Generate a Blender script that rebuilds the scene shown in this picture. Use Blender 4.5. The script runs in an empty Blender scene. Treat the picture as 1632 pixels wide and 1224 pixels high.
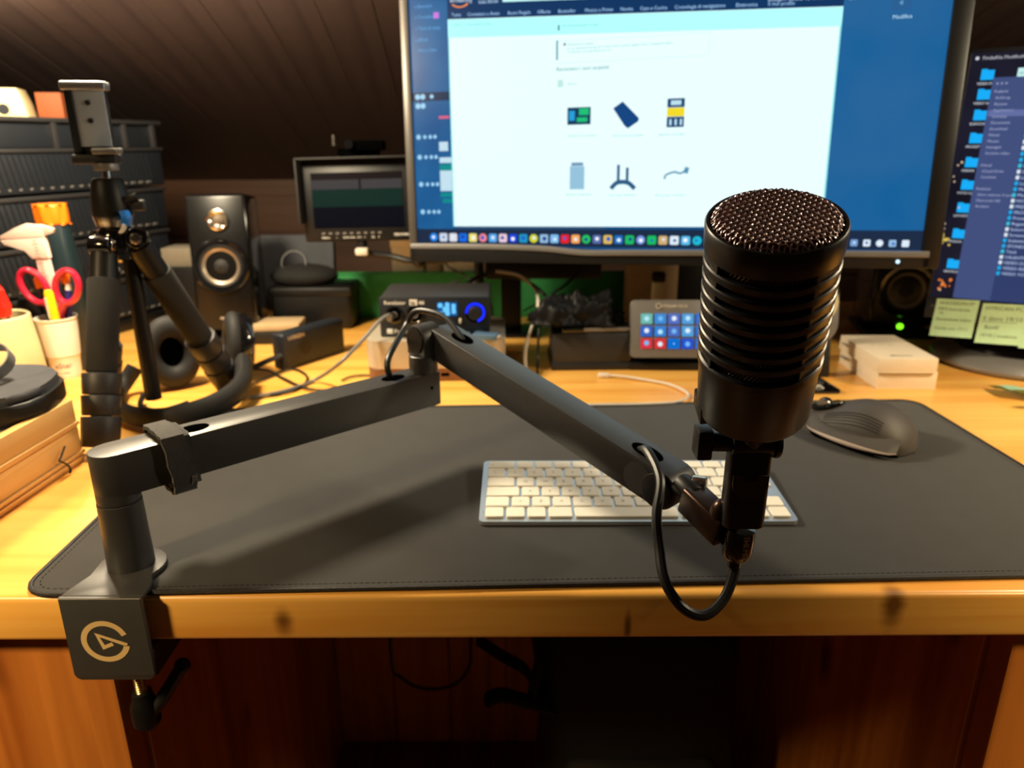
import bpy, bmesh, math, random
from math import pi, sin, cos, tan, atan2, hypot, radians
from mathutils import Vector, Matrix
random.seed(7)
V = Vector
S = bpy.context.scene
COL = S.collection

# ------------------------------------------------------------------ camera
FPX = 1168.8
CAMPOS = V((.0118, -.4716, .3213)); YAW, PITCH, ROLL = -.0014, .3176, .0056
_f = V((sin(YAW)*cos(PITCH), cos(YAW)*cos(PITCH), -sin(PITCH)))
_r0 = V((cos(YAW), -sin(YAW), 0)); _d0 = _f.cross(_r0)
_r = cos(ROLL)*_r0 + sin(ROLL)*_d0; _d = -sin(ROLL)*_r0 + cos(ROLL)*_d0
cam = bpy.data.cameras.new('camera'); camo = bpy.data.objects.new('camera', cam); COL.objects.link(camo)
_m = Matrix.Identity(4)
for i in range(3):
    _m[i][0] = _r[i]; _m[i][1] = -_d[i]; _m[i][2] = -_f[i]; _m[i][3] = CAMPOS[i]
camo.matrix_world = _m
cam.sensor_fit = 'HORIZONTAL'; cam.sensor_width = 36; cam.lens = 36*FPX/1632
cam.clip_start = .01; cam.clip_end = 50
cam.dof.use_dof = True; cam.dof.focus_distance = .46; cam.dof.aperture_fstop = 7.5
S.camera = camo

# ------------------------------------------------------------------ world, lamps, exposure
S.view_settings.view_transform = 'Standard'; S.view_settings.look = 'None'
S.view_settings.exposure = 0; S.view_settings.gamma = 1; S.view_settings.use_curve_mapping = False
S.cycles.use_denoising = True
S.cycles.max_bounces = 6
wd = bpy.data.worlds.new('room_dark'); S.world = wd; wd.use_nodes = True
wd.node_tree.nodes['Background'].inputs[0].default_value = (1, .72, .45, 1)
wd.node_tree.nodes['Background'].inputs[1].default_value = .018
WARM = (1, .83, .56)
def lamp(name, loc, aim, size, power, color=WARM, size_y=None, spread=180):
    l = bpy.data.lights.new(name, 'AREA'); l.shape = 'DISK' if size_y is None else 'RECTANGLE'
    l.spread = radians(spread); l.size = size; l.energy = power; l.color = color
    if size_y: l.size_y = size_y
    o = bpy.data.objects.new(name, l); COL.objects.link(o)
    o.location = loc; o.rotation_euler = (V(aim)-V(loc)).to_track_quat('-Z', 'Y').to_euler()
    return o
def bulb(name, loc, size, power, color=WARM):
    l = bpy.data.lights.new(name, 'POINT'); l.shadow_soft_size = size; l.energy = power; l.color = color
    o = bpy.data.objects.new(name, l); COL.objects.link(o); o.location = loc; return o
bulb('desk_lamp_bulb', (-.46, .40, .53), .055, 30.0)
bulb('desk_lamp_bulb_right', (.88, .12, .52), .05, 15.0)
bulb('ceiling_glow_bulb', (-.74, .62, .505), .02, 3.0)  # unseen bulb added to brighten the ceiling at upper left
lamp('left_end_fill', (-.95, -.62, .80), (-.62, 0, -.25), .16, 4.2, (1, .70, .34), spread=66)  # narrow fill added so the left end of the desk front is lit
lamp('right_end_fill', (1.15, -.55, .78), (.78, 0, -.25), .16, 3.4, (1, .70, .34), spread=58)  # added fill for the right end; the middle of the front stays dim

# ------------------------------------------------------------------ point helpers (metres; desk top is z = 0)
def ray(u, v): return _r*((u-816)/FPX) + _d*((v-612)/FPX) + _f
def aty(u, v, y): d = ray(u, v); return CAMPOS + d*((y-CAMPOS.y)/d.y)
def atz(u, v, z=0): d = ray(u, v); return CAMPOS + d*((z-CAMPOS.z)/d.z)
def atd(u, v, d): return CAMPOS + ray(u, v)*d

# ------------------------------------------------------------------ materials
def lin(c):
    return tuple(((x/255)/12.92 if x/255 <= .04045 else ((x/255+.055)/1.055)**2.4) for x in c)
MATS = {}
def mat(name, rgb, rough=.5, metal=0., spec=.5, var=.12, scale=40, bump=0., bscale=600, trans=0., sheen=0., coat=0., alpha=1.):
    m = bpy.data.materials.new(name); m.use_nodes = True; nt = m.node_tree; p = nt.nodes['Principled BSDF']
    c = lin(rgb)
    tc = nt.nodes.new('ShaderNodeTexCoord'); n = nt.nodes.new('ShaderNodeTexNoise'); n.inputs['Scale'].default_value = scale
    n.inputs['Detail'].default_value = 4
    nt.links.new(tc.outputs['Object'], n.inputs['Vector'])
    r = nt.nodes.new('ShaderNodeValToRGB'); e = r.color_ramp.elements
    e[0].position = .3; e[1].position = .7
    e[0].color = tuple(x*(1-var) for x in c)+(1,); e[1].color = tuple(min(1, x*(1+var)) for x in c)+(1,)
    nt.links.new(n.outputs['Fac'], r.inputs[0]); nt.links.new(r.outputs[0], p.inputs['Base Color'])
    p.inputs['Roughness'].default_value = rough; p.inputs['Metallic'].default_value = metal
    p.inputs['Specular IOR Level'].default_value = spec
    if trans: p.inputs['Transmission Weight'].default_value = trans
    if sheen: p.inputs['Sheen Weight'].default_value = sheen
    if coat: p.inputs['Coat Weight'].default_value = coat; p.inputs['Coat Roughness'].default_value = .08
    if alpha < 1: p.inputs['Alpha'].default_value = alpha
    if bump:
        b = nt.nodes.new('ShaderNodeBump'); b.inputs['Strength'].default_value = bump; b.inputs['Distance'].default_value = .001
        n2 = nt.nodes.new('ShaderNodeTexNoise'); n2.inputs['Scale'].default_value = bscale
        nt.links.new(tc.outputs['Object'], n2.inputs['Vector']); nt.links.new(n2.outputs['Fac'], b.inputs['Height'])
        nt.links.new(b.outputs[0], p.inputs['Normal'])
    MATS[name] = m; return m
def glow(name, rgb, s=1.):
    if name in MATS: return MATS[name]
    m = bpy.data.materials.new(name); m.use_nodes = True; nt = m.node_tree; p = nt.nodes['Principled BSDF']
    p.inputs['Base Color'].default_value = (0, 0, 0, 1); p.inputs['Roughness'].default_value = .3
    p.inputs['Specular IOR Level'].default_value = .1
    p.inputs['Emission Color'].default_value = lin(rgb)+(1,); p.inputs['Emission Strength'].default_value = s
    if not name.startswith(('px_230_252', 'px_16_84_138', 'right_blue', 'side_blue', 'ring_blue', 'led_green', 'night', 'key_', 'px_176_252')): m.cycles.emission_sampling = 'NONE'   # tiny screen marks need no direct sampling
    MATS[name] = m; return m
def glow_noise(name, a, b, scale=4, s=1., axis=None):
    m = glow(name, a, s); nt = m.node_tree; p = nt.nodes['Principled BSDF']
    tc = nt.nodes.new('ShaderNodeTexCoord'); n = nt.nodes.new('ShaderNodeTexNoise'); n.inputs['Scale'].default_value = scale
    nt.links.new(tc.outputs['Object'], n.inputs['Vector'])
    r = nt.nodes.new('ShaderNodeValToRGB'); r.color_ramp.elements[0].color = lin(a)+(1,); r.color_ramp.elements[1].color = lin(b)+(1,)
    r.color_ramp.elements[0].position = .35; r.color_ramp.elements[1].position = .65
    nt.links.new(n.outputs['Fac'], r.inputs[0]); nt.links.new(r.outputs[0], p.inputs['Emission Color'])
    return m
def wood(name, light, dark, grain=(1.2, 22, 22), knots=(), rough=.38, knotcol=(86, 38, 12), fine=90, coat=.25, contrast=1.):
    m = bpy.data.materials.new(name); m.use_nodes = True; nt = m.node_tree; p = nt.nodes['Principled BSDF']; L = nt.links.new
    tc = nt.nodes.new('ShaderNodeTexCoord'); mp = nt.nodes.new('ShaderNodeMapping'); mp.inputs['Scale'].default_value = grain
    L(tc.outputs['Object'], mp.inputs['Vector'])
    n1 = nt.nodes.new('ShaderNodeTexNoise'); n1.inputs['Scale'].default_value = 1; n1.inputs['Detail'].default_value = 3; n1.inputs['Distortion'].default_value = .6
    L(mp.outputs[0], n1.inputs['Vector'])
    mul = nt.nodes.new('ShaderNodeMath'); mul.operation = 'MULTIPLY'; mul.inputs[1].default_value = 5.5
    L(n1.outputs['Fac'], mul.inputs[0])
    fr = nt.nodes.new('ShaderNodeMath'); fr.operation = 'PINGPONG'; fr.inputs[1].default_value = 1; L(mul.outputs[0], fr.inputs[0])
    mp2 = nt.nodes.new('ShaderNodeMapping'); mp2.inputs['Scale'].default_value = tuple(g*fine/22 for g in grain); L(tc.outputs['Object'], mp2.inputs['Vector'])
    n2 = nt.nodes.new('ShaderNodeTexNoise'); n2.inputs['Scale'].default_value = 1; n2.inputs['Detail'].default_value = 5; L(mp2.outputs[0], n2.inputs['Vector'])
    mx = nt.nodes.new('ShaderNodeMath'); mx.operation = 'MULTIPLY_ADD'; mx.inputs[1].default_value = .55; L(fr.outputs[0], mx.inputs[0])
    s2 = nt.nodes.new('ShaderNodeMath'); s2.operation = 'MULTIPLY'; s2.inputs[1].default_value = .45; L(n2.outputs['Fac'], s2.inputs[0]); L(s2.outputs[0], mx.inputs[2])
    r = nt.nodes.new('ShaderNodeValToRGB'); e = r.color_ramp.elements
    e[0].position = .15; e[1].position = .15+.6/contrast; e[0].color = lin(dark)+(1,); e[1].color = lin(light)+(1,)
    L(mx.outputs[0], r.inputs[0]); out = r.outputs[0]
    for (kp, kr, stretch) in knots:
        sub = nt.nodes.new('ShaderNodeVectorMath'); sub.operation = 'SUBTRACT'; sub.inputs[1].default_value = kp; L(tc.outputs['Object'], sub.inputs[0])
        ms = nt.nodes.new('ShaderNodeVectorMath'); ms.operation = 'MULTIPLY'; ms.inputs[1].default_value = stretch; L(sub.outputs[0], ms.inputs[0])
        ln = nt.nodes.new('ShaderNodeVectorMath'); ln.operation = 'LENGTH'; L(ms.outputs[0], ln.inputs[0])
        ad = nt.nodes.new('ShaderNodeMath'); ad.operation = 'MULTIPLY_ADD'; ad.inputs[1].default_value = kr*.8; L(n2.outputs['Fac'], ad.inputs[0]); L(ln.outputs['Value'], ad.inputs[2])
        mr = nt.nodes.new('ShaderNodeMapRange'); mr.interpolation_type = 'SMOOTHSTEP'
        mr.inputs['From Min'].default_value = kr*.6; mr.inputs['From Max'].default_value = kr*1.9; mr.inputs['To Min'].default_value = .85; mr.inputs['To Max'].default_value = 0
        L(ad.outputs[0], mr.inputs['Value'])
        mi = nt.nodes.new('ShaderNodeMix'); mi.data_type = 'RGBA'; L(mr.outputs[0], mi.inputs['Factor']); L(out, mi.inputs['A']); mi.inputs['B'].default_value = lin(knotcol)+(1,)
        out = mi.outputs['Result']
    L(out, p.inputs['Base Color']); p.inputs['Roughness'].default_value = rough
    p.inputs['Coat Weight'].default_value = coat; p.inputs['Coat Roughness'].default_value = .25
    b = nt.nodes.new('ShaderNodeBump'); b.inputs['Strength'].default_value = .15; b.inputs['Distance'].default_value = .001
    L(mx.outputs[0], b.inputs['Height']); L(b.outputs[0], p.inputs['Normal'])
    MATS[name] = m; return m

# ------------------------------------------------------------------ mesh builder
def frame(z, x=None):
    z = V(z).normalized()
    x = V(x) if x is not None else (V((1, 0, 0)) if abs(z.x) < .9 else V((0, 1, 0)))
    y = z.cross(x).normalized(); x = y.cross(z)
    return Matrix((x, y, z)).transposed().to_4x4()
def catmull(pts, n=8, closed=False):
    P = [V(p) for p in pts]; out = []; N = len(P)
    segs = N if closed else N-1
    for i in range(segs):
        if closed: a, b, c, d = P[(i-1) % N], P[i], P[(i+1) % N], P[(i+2) % N]
        else: a, b, c, d = P[max(i-1, 0)], P[i], P[i+1], P[min(i+2, N-1)]
        for k in range(n):
            t = k/n
            out.append(.5*((2*b)+(c-a)*t+(2*a-5*b+4*c-d)*t*t+(3*b-a-3*c+d)*t**3))
    if not closed: out.append(P[-1])
    return out
class MB:
    def __init__(s): s.bm = bmesh.new()
    def _new(s, verts, faces):
        vs = [s.bm.verts.new(v) for v in verts]; fs = []
        for f in faces:
            try: fs.append(s.bm.faces.new([vs[i] for i in f]))
            except ValueError: pass
        return vs, fs
    def box(s, lo, hi, bev=0, M=None, seg=2):
        (x0, y0, z0), (x1, y1, z1) = lo, hi
        v = [V(p) for p in ((x0,y0,z0),(x1,y0,z0),(x1,y1,z0),(x0,y1,z0),(x0,y0,z1),(x1,y0,z1),(x1,y1,z1),(x0,y1,z1))]
        if M: v = [M @ p for p in v]
        vs, fs = s._new(v, [(3,2,1,0),(4,5,6,7),(0,1,5,4),(1,2,6,5),(2,3,7,6),(3,0,4,7)])
        if bev:
            es = list({e for f in fs for e in f.edges})
            bmesh.ops.bevel(s.bm, geom=es, offset=bev, segments=seg, profile=.5, affect='EDGES', clamp_overlap=True)
        return s
    def cbox(s, c, size, bev=0, M=None, seg=2):
        c = V(c); h = V(size)/2
        return s.box(c-h, c+h, bev, M, seg)
    def prism(s, poly, z0, z1, M=None, bev=0, seg=2, taper=None):
        n = len(poly); tp = taper or 1.
        v = [V((p[0], p[1], z0)) for p in poly]+[V((p[0]*tp, p[1]*tp, z1)) for p in poly]
        if M: v = [M @ p for p in v]
        vs, fs = s._new(v, [tuple(range(n-1, -1, -1)), tuple(range(n, 2*n))]+[(i, (i+1) % n, n+(i+1) % n, n+i) for i in range(n)])
        if bev:
            caps = set(fs[0].edges) | set(fs[1].edges)
            bmesh.ops.bevel(s.bm, geom=list(caps), offset=bev, segments=seg, profile=.5, affect='EDGES', clamp_overlap=True)
        return s
    def lathe(s, prof, n=32, M=None, cap=True, a0=0., a1=2*pi):
        full = abs(a1-a0-2*pi) < 1e-6; k = n if full else n+1; v = []
        for r, z in prof:
            for i in range(k):
                a = a0+(a1-a0)*i/n; v.append(V((r*cos(a), r*sin(a), z)))
        if M: v = [M @ p for p in v]
        f = []
        for j in range(len(prof)-1):
            for i in range(n):
                i2 = (i+1) % k
                f.append((j*k+i, j*k+i2, (j+1)*k+i2, (j+1)*k+i))
        if cap and full:
            f.append(tuple(range(k-1, -1, -1))); f.append(tuple((len(prof)-1)*k+i for i in range(k)))
        s._new(v, f); return s
    def cyl(s, p0, p1, r0, r1=None, n=24, bev=0):
        p0, p1 = V(p0), V(p1); r1 = r0 if r1 is None else r1; h = (p1-p0).length
        M = Matrix.Translation(p0) @ frame(p1-p0)
        if bev:
            k = [(r0-bev, 0), (r0-bev*.3, bev*.3), (r0, bev), (r1, h-bev), (r1-bev*.3, h-bev*.3), (r1-bev, h)]
        else: k = [(r0, 0), (r1, h)]
        return s.lathe(k, n, M)
    def tube(s, pts, r, n=8, sub=6, closed=False, flat=None, up=None, taper=None, raw=False):
        P = [V(p) for p in pts] if raw else catmull(pts, sub, closed); N = len(P); v = []; nrm = None
        for i, p in enumerate(P):
            if closed: t = P[(i+1) % N]-P[i-1]
            else: t = P[min(i+1, N-1)]-P[max(i-1, 0)]
            t.normalize()
            if up is not None: a = V(up)
            elif nrm is None: a = V((0, 0, 1)) if abs(t.z) < .9 else V((1, 0, 0))
            else: a = nrm
            b = t.cross(a).normalized(); nrm = b.cross(t)
            rr = r*(taper(i/(N-1)) if taper else 1)
            for k in range(n):
                g = 2*pi*k/n; v.append(p+b*(cos(g)*rr)+nrm*(sin(g)*rr*(flat or 1)))
        f = []
        for i in range(N if closed else N-1):
            j = (i+1) % N
            for k in range(n): f.append((i*n+k, i*n+(k+1) % n, j*n+(k+1) % n, j*n+k))
        if not closed: f.append(tuple(range(n-1, -1, -1))); f.append(tuple((N-1)*n+k for k in range(n)))
        s._new(v, f); return s
    def ell(s, c, r, M=None, n=20, m=12, zlo=-1., zhi=1.):
        prof = []
        for j in range(m+1):
            z = zlo+(zhi-zlo)*j/m; z = max(-.9999, min(.9999, sin(math.asin(max(-1, min(1, zlo)))+(math.asin(min(1, zhi))-math.asin(max(-1, zlo)))*j/m)))
            prof.append((math.sqrt(max(0, 1-z*z))+1e-5, z))
        T = Matrix.Translation(V(c)) @ (M or Matrix.Identity(4)) @ Matrix.Diagonal((r[0], r[1], r[2], 1))
        return s.lathe(prof, n, T)
    def torus(s, c, R, r, M=None, n=32, m=10, sx=1., sz=1.):
        v = []; T = Matrix.Translation(V(c)) @ (M or Matrix.Identity(4))
        for i in range(n):
            a = 2*pi*i/n
            for k in range(m):
                b = 2*pi*k/m; q = R+r*cos(b); v.append(T @ V((q*cos(a)*sx, q*sin(a), r*sin(b)*sz)))
        s._new(v, [(i*m+k, ((i+1) % n)*m+k, ((i+1) % n)*m+(k+1) % m, i*m+(k+1) % m) for i in range(n) for k in range(m)]); return s
    def grid(s, fn, nu, nv, closeu=False):
        v = [V(fn(i/(nu if closeu else nu-1), j/(nv-1))) for j in range(nv) for i in range(nu)]
        f = [(j*nu+i, j*nu+(i+1) % nu, (j+1)*nu+(i+1) % nu, (j+1)*nu+i) for j in range(nv-1) for i in range(nu if closeu else nu-1)]
        s._new(v, f); return s
    def quad(s, a, b, c, d): s._new([V(a), V(b), V(c), V(d)], [(0, 1, 2, 3)]); return s
    def mesh(s, me, M=None):
        vs = [(M @ v.co) if M else v.co.copy() for v in me.vertices]
        s._new(vs, [tuple(p.vertices) for p in me.polygons]); return s
    def obj(s, name, m, parent=None, world=False, sharp=35, recalc=True):
        bm = s.bm
        if recalc: bmesh.ops.recalc_face_normals(bm, faces=bm.faces)
        lim = radians(sharp)
        for f in bm.faces: f.smooth = True
        for e in bm.edges:
            if len(e.link_faces) == 2:
                if e.calc_face_angle(0) > lim: e.smooth = False
        me = bpy.data.meshes.new(name); bm.to_mesh(me); bm.free()
        if world and parent is not None: me.transform(TM[parent.name].inverted())
        return link(name, me, m, parent)
TM = {}
def link(name, me, m, parent=None):
    if m is not None and not me.materials: me.materials.append(MATS[m] if isinstance(m, str) else m)
    o = bpy.data.objects.new(name, me); COL.objects.link(o)
    if parent is not None: o.parent = parent
    return o
def thing(name, label, cat, loc=(0, 0, 0), rz=0., group=None, M=None):
    o = bpy.data.objects.new(name, None); COL.objects.link(o); o.empty_display_size = .02
    T = M if M is not None else Matrix.Translation(V(loc)) @ Matrix.Rotation(rz, 4, 'Z')
    o.matrix_world = T; TM[o.name] = T
    return tag(o, label, cat, group)
def tag(o, label=None, cat=None, group=None, kind=None):
    if label: o['label'] = label
    if cat: o['category'] = cat
    if group: o['group'] = group
    if kind: o['kind'] = kind
    return o
TEXT = {}
def text_mesh(t, size, bold=0.):
    k = (t, size, bold)
    if k not in TEXT:
        cu = bpy.data.curves.new('lettering', 'FONT'); cu.body = t; cu.size = size; cu.align_x = 'LEFT'; cu.offset = bold; cu.resolution_u = 2
        o = bpy.data.objects.new('lettering', cu); COL.objects.link(o)
        dg = bpy.context.evaluated_depsgraph_get(); me = bpy.data.meshes.new_from_object(o.evaluated_get(dg))
        bpy.data.objects.remove(o); bpy.data.curves.remove(cu); TEXT[k] = me
    return TEXT[k]
def rrect(w, h, r, n=6, c=(0, 0)):
    out = []
    for (sx, sy, a0) in ((1, 1, 0), (-1, 1, pi/2), (-1, -1, pi), (1, -1, 3*pi/2)):
        for i in range(n+1):
            a = a0+pi/2*i/n; out.append((c[0]+sx*(w/2-r)+r*cos(a), c[1]+sy*(h/2-r)+r*sin(a)))
    return out

# ------------------------------------------------------------------ material library
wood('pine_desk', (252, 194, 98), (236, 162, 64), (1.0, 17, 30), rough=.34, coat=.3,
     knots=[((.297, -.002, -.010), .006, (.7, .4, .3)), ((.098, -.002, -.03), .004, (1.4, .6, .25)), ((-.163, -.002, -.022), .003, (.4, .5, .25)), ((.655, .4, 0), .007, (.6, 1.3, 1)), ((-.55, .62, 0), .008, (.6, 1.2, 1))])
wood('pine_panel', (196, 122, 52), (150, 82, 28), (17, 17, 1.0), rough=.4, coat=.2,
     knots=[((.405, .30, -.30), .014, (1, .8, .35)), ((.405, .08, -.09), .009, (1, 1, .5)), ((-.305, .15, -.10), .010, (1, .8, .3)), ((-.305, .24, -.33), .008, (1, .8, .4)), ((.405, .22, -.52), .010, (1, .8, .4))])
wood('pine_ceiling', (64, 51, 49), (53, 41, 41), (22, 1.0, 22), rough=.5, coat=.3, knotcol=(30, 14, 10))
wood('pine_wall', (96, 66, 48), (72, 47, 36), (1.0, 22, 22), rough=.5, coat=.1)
wood('pine_floor', (120, 74, 40), (88, 50, 26), (20, 1.0, 20), rough=.45)
wood('birch_box', (236, 190, 120), (216, 164, 92), (24, 1.2, 40), rough=.5, coat=.05)
mat('black_metal', (56, 56, 57), .42, spec=.8, var=.05, bump=.06, bscale=2500)
mat('black_plastic', (16, 16, 17), .45, spec=.4, var=.08)
mat('black_gloss', (14, 14, 16), .12, coat=.6, var=.05)
mat('soft_black', (22, 22, 23), .7, var=.1, bump=.1, bscale=900)
mat('hole_black', (3, 3, 3), 1., spec=0., var=0)
mat('mat_cloth', (56, 56, 57), .82, spec=.25, var=.06, bump=.25, bscale=3500, sheen=.1)
mat('mat_hem', (26, 26, 28), .6, var=.15, bump=.5, bscale=1200)
mat('velcro', (44, 42, 44), .95, var=.25, scale=300, bump=.7, bscale=1400, sheen=.4)
mat('logo_cream', (226, 196, 140), .5, var=.02)
mat('cable_black', (26, 26, 27), .42, var=.08)
mat('cable_grey', (110, 108, 106), .45, var=.05)
mat('cable_white', (226, 218, 206), .45, var=.04)
mat('chrome', (205, 198, 188), .2, 1., var=.03)
mat('steel_brass', (190, 170, 120), .3, 1., var=.05)
mat('bronze', (62, 46, 38), .3, .75, var=.08)
mat('mic_body', (20, 20, 22), .36, spec=.5, var=.05, bump=.05, bscale=3000)
mat('mic_wire', (222, 198, 198), .22, 1., var=.05)
mat('mic_wire_dark', (96, 90, 92), .25, 1., var=.05)
mat('tab_brown', (58, 48, 36), .5)
mat('dull_beige', (118, 110, 96), .7, var=.08)
mat('mic_foam', (92, 16, 28), .9, var=.2, scale=300)
mat('aluminium', (205, 208, 212), .38, .85, var=.02)
mat('key_white', (246, 242, 230), .5, var=.015)
mat('legend_grey', (150, 146, 138), .6, var=0)
mat('mouse_rubber', (74, 70, 67), .55, var=.08, bump=.15, bscale=1800)
mat('mouse_lit_edge', (176, 158, 146), .42, var=.05)  # pale pinkish tone paints the light on the thumb rest's edge
mat('anodised_grey', (132, 130, 128), .4, .35, var=.04)
mat('dark_grey', (42, 42, 45), .5, var=.06)
mat('charcoal', (24, 29, 37), .5, var=.08)
mat('green_board', (40, 132, 68), .7, var=.08)
mat('cream_plastic', (222, 206, 160), .55, var=.03)
mat('beige_box', (240, 222, 186), .7, var=.08)
mat('beige_dark', (186, 160, 122), .7, var=.08)
mat('white_card', (236, 222, 198), .55, var=.02)
mat('white_plastic', (236, 232, 224), .4, var=.02)
mat('cup_white', (232, 224, 212), .4, var=.03)
mat('print_dark', (50, 46, 44), .6, var=0)
mat('print_white', (235, 232, 225), .5, var=0)
mat('red_plastic', (196, 30, 60), .3, var=.05, coat=.3)
mat('red_bright', (226, 34, 24), .35, var=.05)
mat('orange_plastic', (244, 124, 16), .4, var=.04)
mat('orange_card', (142, 70, 32), .7, var=.08)
mat('yellow_plastic', (240, 212, 24), .35, var=.03)
mat('teal_dark', (24, 40, 46), .35, var=.1)
mat('blue_plastic', (24, 36, 120), .35, var=.05)
mat('blue_tag', (30, 120, 220), .4, var=.1)
mat('caliper_pink', (238, 214, 204), .45, var=.02)
mat('blue_steel', (196, 212, 234), .35, .1, var=.04)  # pale blue paints the monitor's reflection on the clamp plate
mat('foam_grip', (44, 43, 42), .9, var=.08, bump=.3, bscale=1500)
mat('note_green', (190, 228, 184), .8, var=.03)
mat('note_ink', (120, 132, 104), .8, var=.1)
mat('paper_green', (150, 190, 160), .8, var=.06)
mat('speaker_cone', (150, 138, 122), .35, .6, var=.04)
mat('speaker_cone_dark', (120, 116, 110), .5, .2, var=.04)
mat('mini_silver', (196, 186, 168), .42, .35, var=.02)
mat('mini_base', (130, 92, 62), .5, .2, var=.05)
mat('blue_card', (96, 128, 160), .35, .4, var=.05)
mat('grey_cloth', (70, 72, 78), .9, var=.1, bump=.4, bscale=700)
mat('screen_dark', (8, 9, 12), .08, spec=.5, var=0)
mat('black_bag', (9, 9, 10), .85, var=.3, scale=60, bump=.4, bscale=500)
mat('crumple_bag', (17, 17, 19), .5, spec=.18, var=.2, scale=60, bump=.2, bscale=300)
mat('satin_black', (12, 12, 13), .3, spec=.35, var=.05)
mat('bezel_grey', (84, 80, 77), .4, .3, var=.04)
mat('clear_film', (214, 210, 200), .12, trans=.6, spec=.6, var=.03)
mat('label_white', (215, 206, 190), .6, var=.02)
mat('brown_wood', (80, 48, 34), .5, var=.15)

# ------------------------------------------------------------------ the room
FLOORZ = -.74
fl = MB().box((-2.6, -2.4, FLOORZ-.03), (2.6, 1.9, FLOORZ-.012)).obj('floor', 'pine_floor'); tag(fl, 'brown pine board floor in the dark under the desk', None, kind='structure')
for i in range(26):
    x = -1.56+.12*i
    MB().box((x+.0008, -2.4, FLOORZ-.012), (x+.1192, 1.9, FLOORZ), .001, seg=1).obj('plank', 'pine_floor', fl)
WY, WZ, SL = 1.7, .205, .31      # sloping ceiling meets the low back wall here
wb = MB().box((-2.6, WY, FLOORZ), (2.6, WY+.05, WZ+.05)).obj('wall_back', 'pine_wall'); tag(wb, 'low pine board wall behind the desk', None, kind='structure')
for i in range(8):
    z = WZ-.02-.12*(i+1)
    MB().box((-2.6, WY-.012, z+.002), (2.6, WY, z+.118), .003, seg=1).obj('plank', 'pine_wall', wb)
ang = math.atan(SL); Lc = 4.4
ce = MB(); Mc = Matrix.Translation((0, WY, WZ+.02)) @ Matrix.Rotation(-ang, 4, 'X') @ Matrix.Rotation(radians(3.2), 4, 'Z')
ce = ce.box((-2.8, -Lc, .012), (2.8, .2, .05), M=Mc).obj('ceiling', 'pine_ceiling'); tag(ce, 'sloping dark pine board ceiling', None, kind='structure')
Mc2 = Mc
_pl = None
for i in range(46):
    x = -1.95+.085*i
    if _pl is None:
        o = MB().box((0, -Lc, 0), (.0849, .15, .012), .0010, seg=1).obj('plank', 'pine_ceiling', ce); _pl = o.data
    else: o = link('plank', _pl, None, ce)
    o.matrix_world = Mc @ Matrix.Translation((x, 0, random.uniform(-.0003, .0003)))

wl = MB().box((-1.75, -2.4, FLOORZ), (-1.70, WY, 1.5)).obj('wall_left', 'pine_wall'); tag(wl, 'pine board wall at the far left of the attic', None, kind='structure')
for i in range(17):
    MB().box((-1.70, -2.4, FLOORZ+.12*i+.001), (-1.688, WY, FLOORZ+.12*i+.119), .002, seg=1).obj('plank', 'pine_wall', wl)

# ------------------------------------------------------------------ desk
desk = thing('desk', 'large pine desk with thick rounded front edge and knee hole', 'desk', (0, 0, 0))
DX0, DX1, DY1, DT = -1.25, 1.35, 1.05, .04
MB().box((DX0, 0, -DT), (DX1, DY1, 0), .005, seg=3).obj('tabletop', 'pine_desk', desk)
LX, RX = -.309, .405
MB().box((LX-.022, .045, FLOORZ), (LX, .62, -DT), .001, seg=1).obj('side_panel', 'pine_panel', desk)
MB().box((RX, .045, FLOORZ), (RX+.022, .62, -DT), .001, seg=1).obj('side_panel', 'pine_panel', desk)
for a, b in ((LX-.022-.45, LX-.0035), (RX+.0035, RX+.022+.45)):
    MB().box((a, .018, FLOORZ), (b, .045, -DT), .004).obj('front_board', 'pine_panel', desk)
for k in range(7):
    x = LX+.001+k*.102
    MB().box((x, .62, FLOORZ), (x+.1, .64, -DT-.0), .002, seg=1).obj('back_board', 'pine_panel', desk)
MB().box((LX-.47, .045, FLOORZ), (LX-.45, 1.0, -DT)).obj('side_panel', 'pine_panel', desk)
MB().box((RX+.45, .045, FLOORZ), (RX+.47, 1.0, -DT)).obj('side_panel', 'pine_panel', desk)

# black bag in the knee hole
bag = thing('backpack', 'black backpack with loose straps in the dark knee hole under the desk', 'bag', (.17, .38, FLOORZ))
def bagf(a, t):
    z = FLOORZ+t*.55; w = .125+.035*sin(pi*min(1, (1-t)*1.1))*(1-t)+.01*sin(9*t); d = .10
    k = 1-max(0, (t-.8)/.2)**2*.35
    cx = .165+.03*(1-t)
    th = 2*pi*a; c, s_ = cos(th), sin(th)
    q = (abs(c)**3+abs(s_)**3)**(-1/3)
    return (cx+w*k*q*c, .38+d*k*q*s_, z+.004*sin(7*th)*t)
b_ = MB().grid(bagf, 40, 24, closeu=True)
b_.ell((.165, .38, FLOORZ+.55), (.09, .07, .04)); b_.obj('body', 'black_bag', bag, world=True)
MB().box((.075, .262, FLOORZ+.06), (.275, .30, FLOORZ+.3), .02, seg=3).obj('front_pocket', 'black_bag', bag, world=True)
st = [aty(762, 1020, .3), aty(800, 1045, .3), aty(838, 1068, .3), aty(850, 1095, .31), aty(870, 1120, .33)]
MB().tube(st, .012, 8, flat=.35).obj('strap', 'black_bag', bag, world=True)
st = [aty(868, 1025, .31), aty(858, 1060, .3), aty(850, 1095, .3), aty(846, 1120, .3)]
MB().tube(st, .007, 8, flat=.35).obj('strap', 'black_bag', bag, world=True)
MB().tube([aty(776, 1116, .29), aty(800, 1108, .29), aty(840, 1118, .3), aty(890, 1130, .32)], .013, 10, flat=.6).obj('strap_pad', 'black_bag', bag, world=True)
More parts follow.
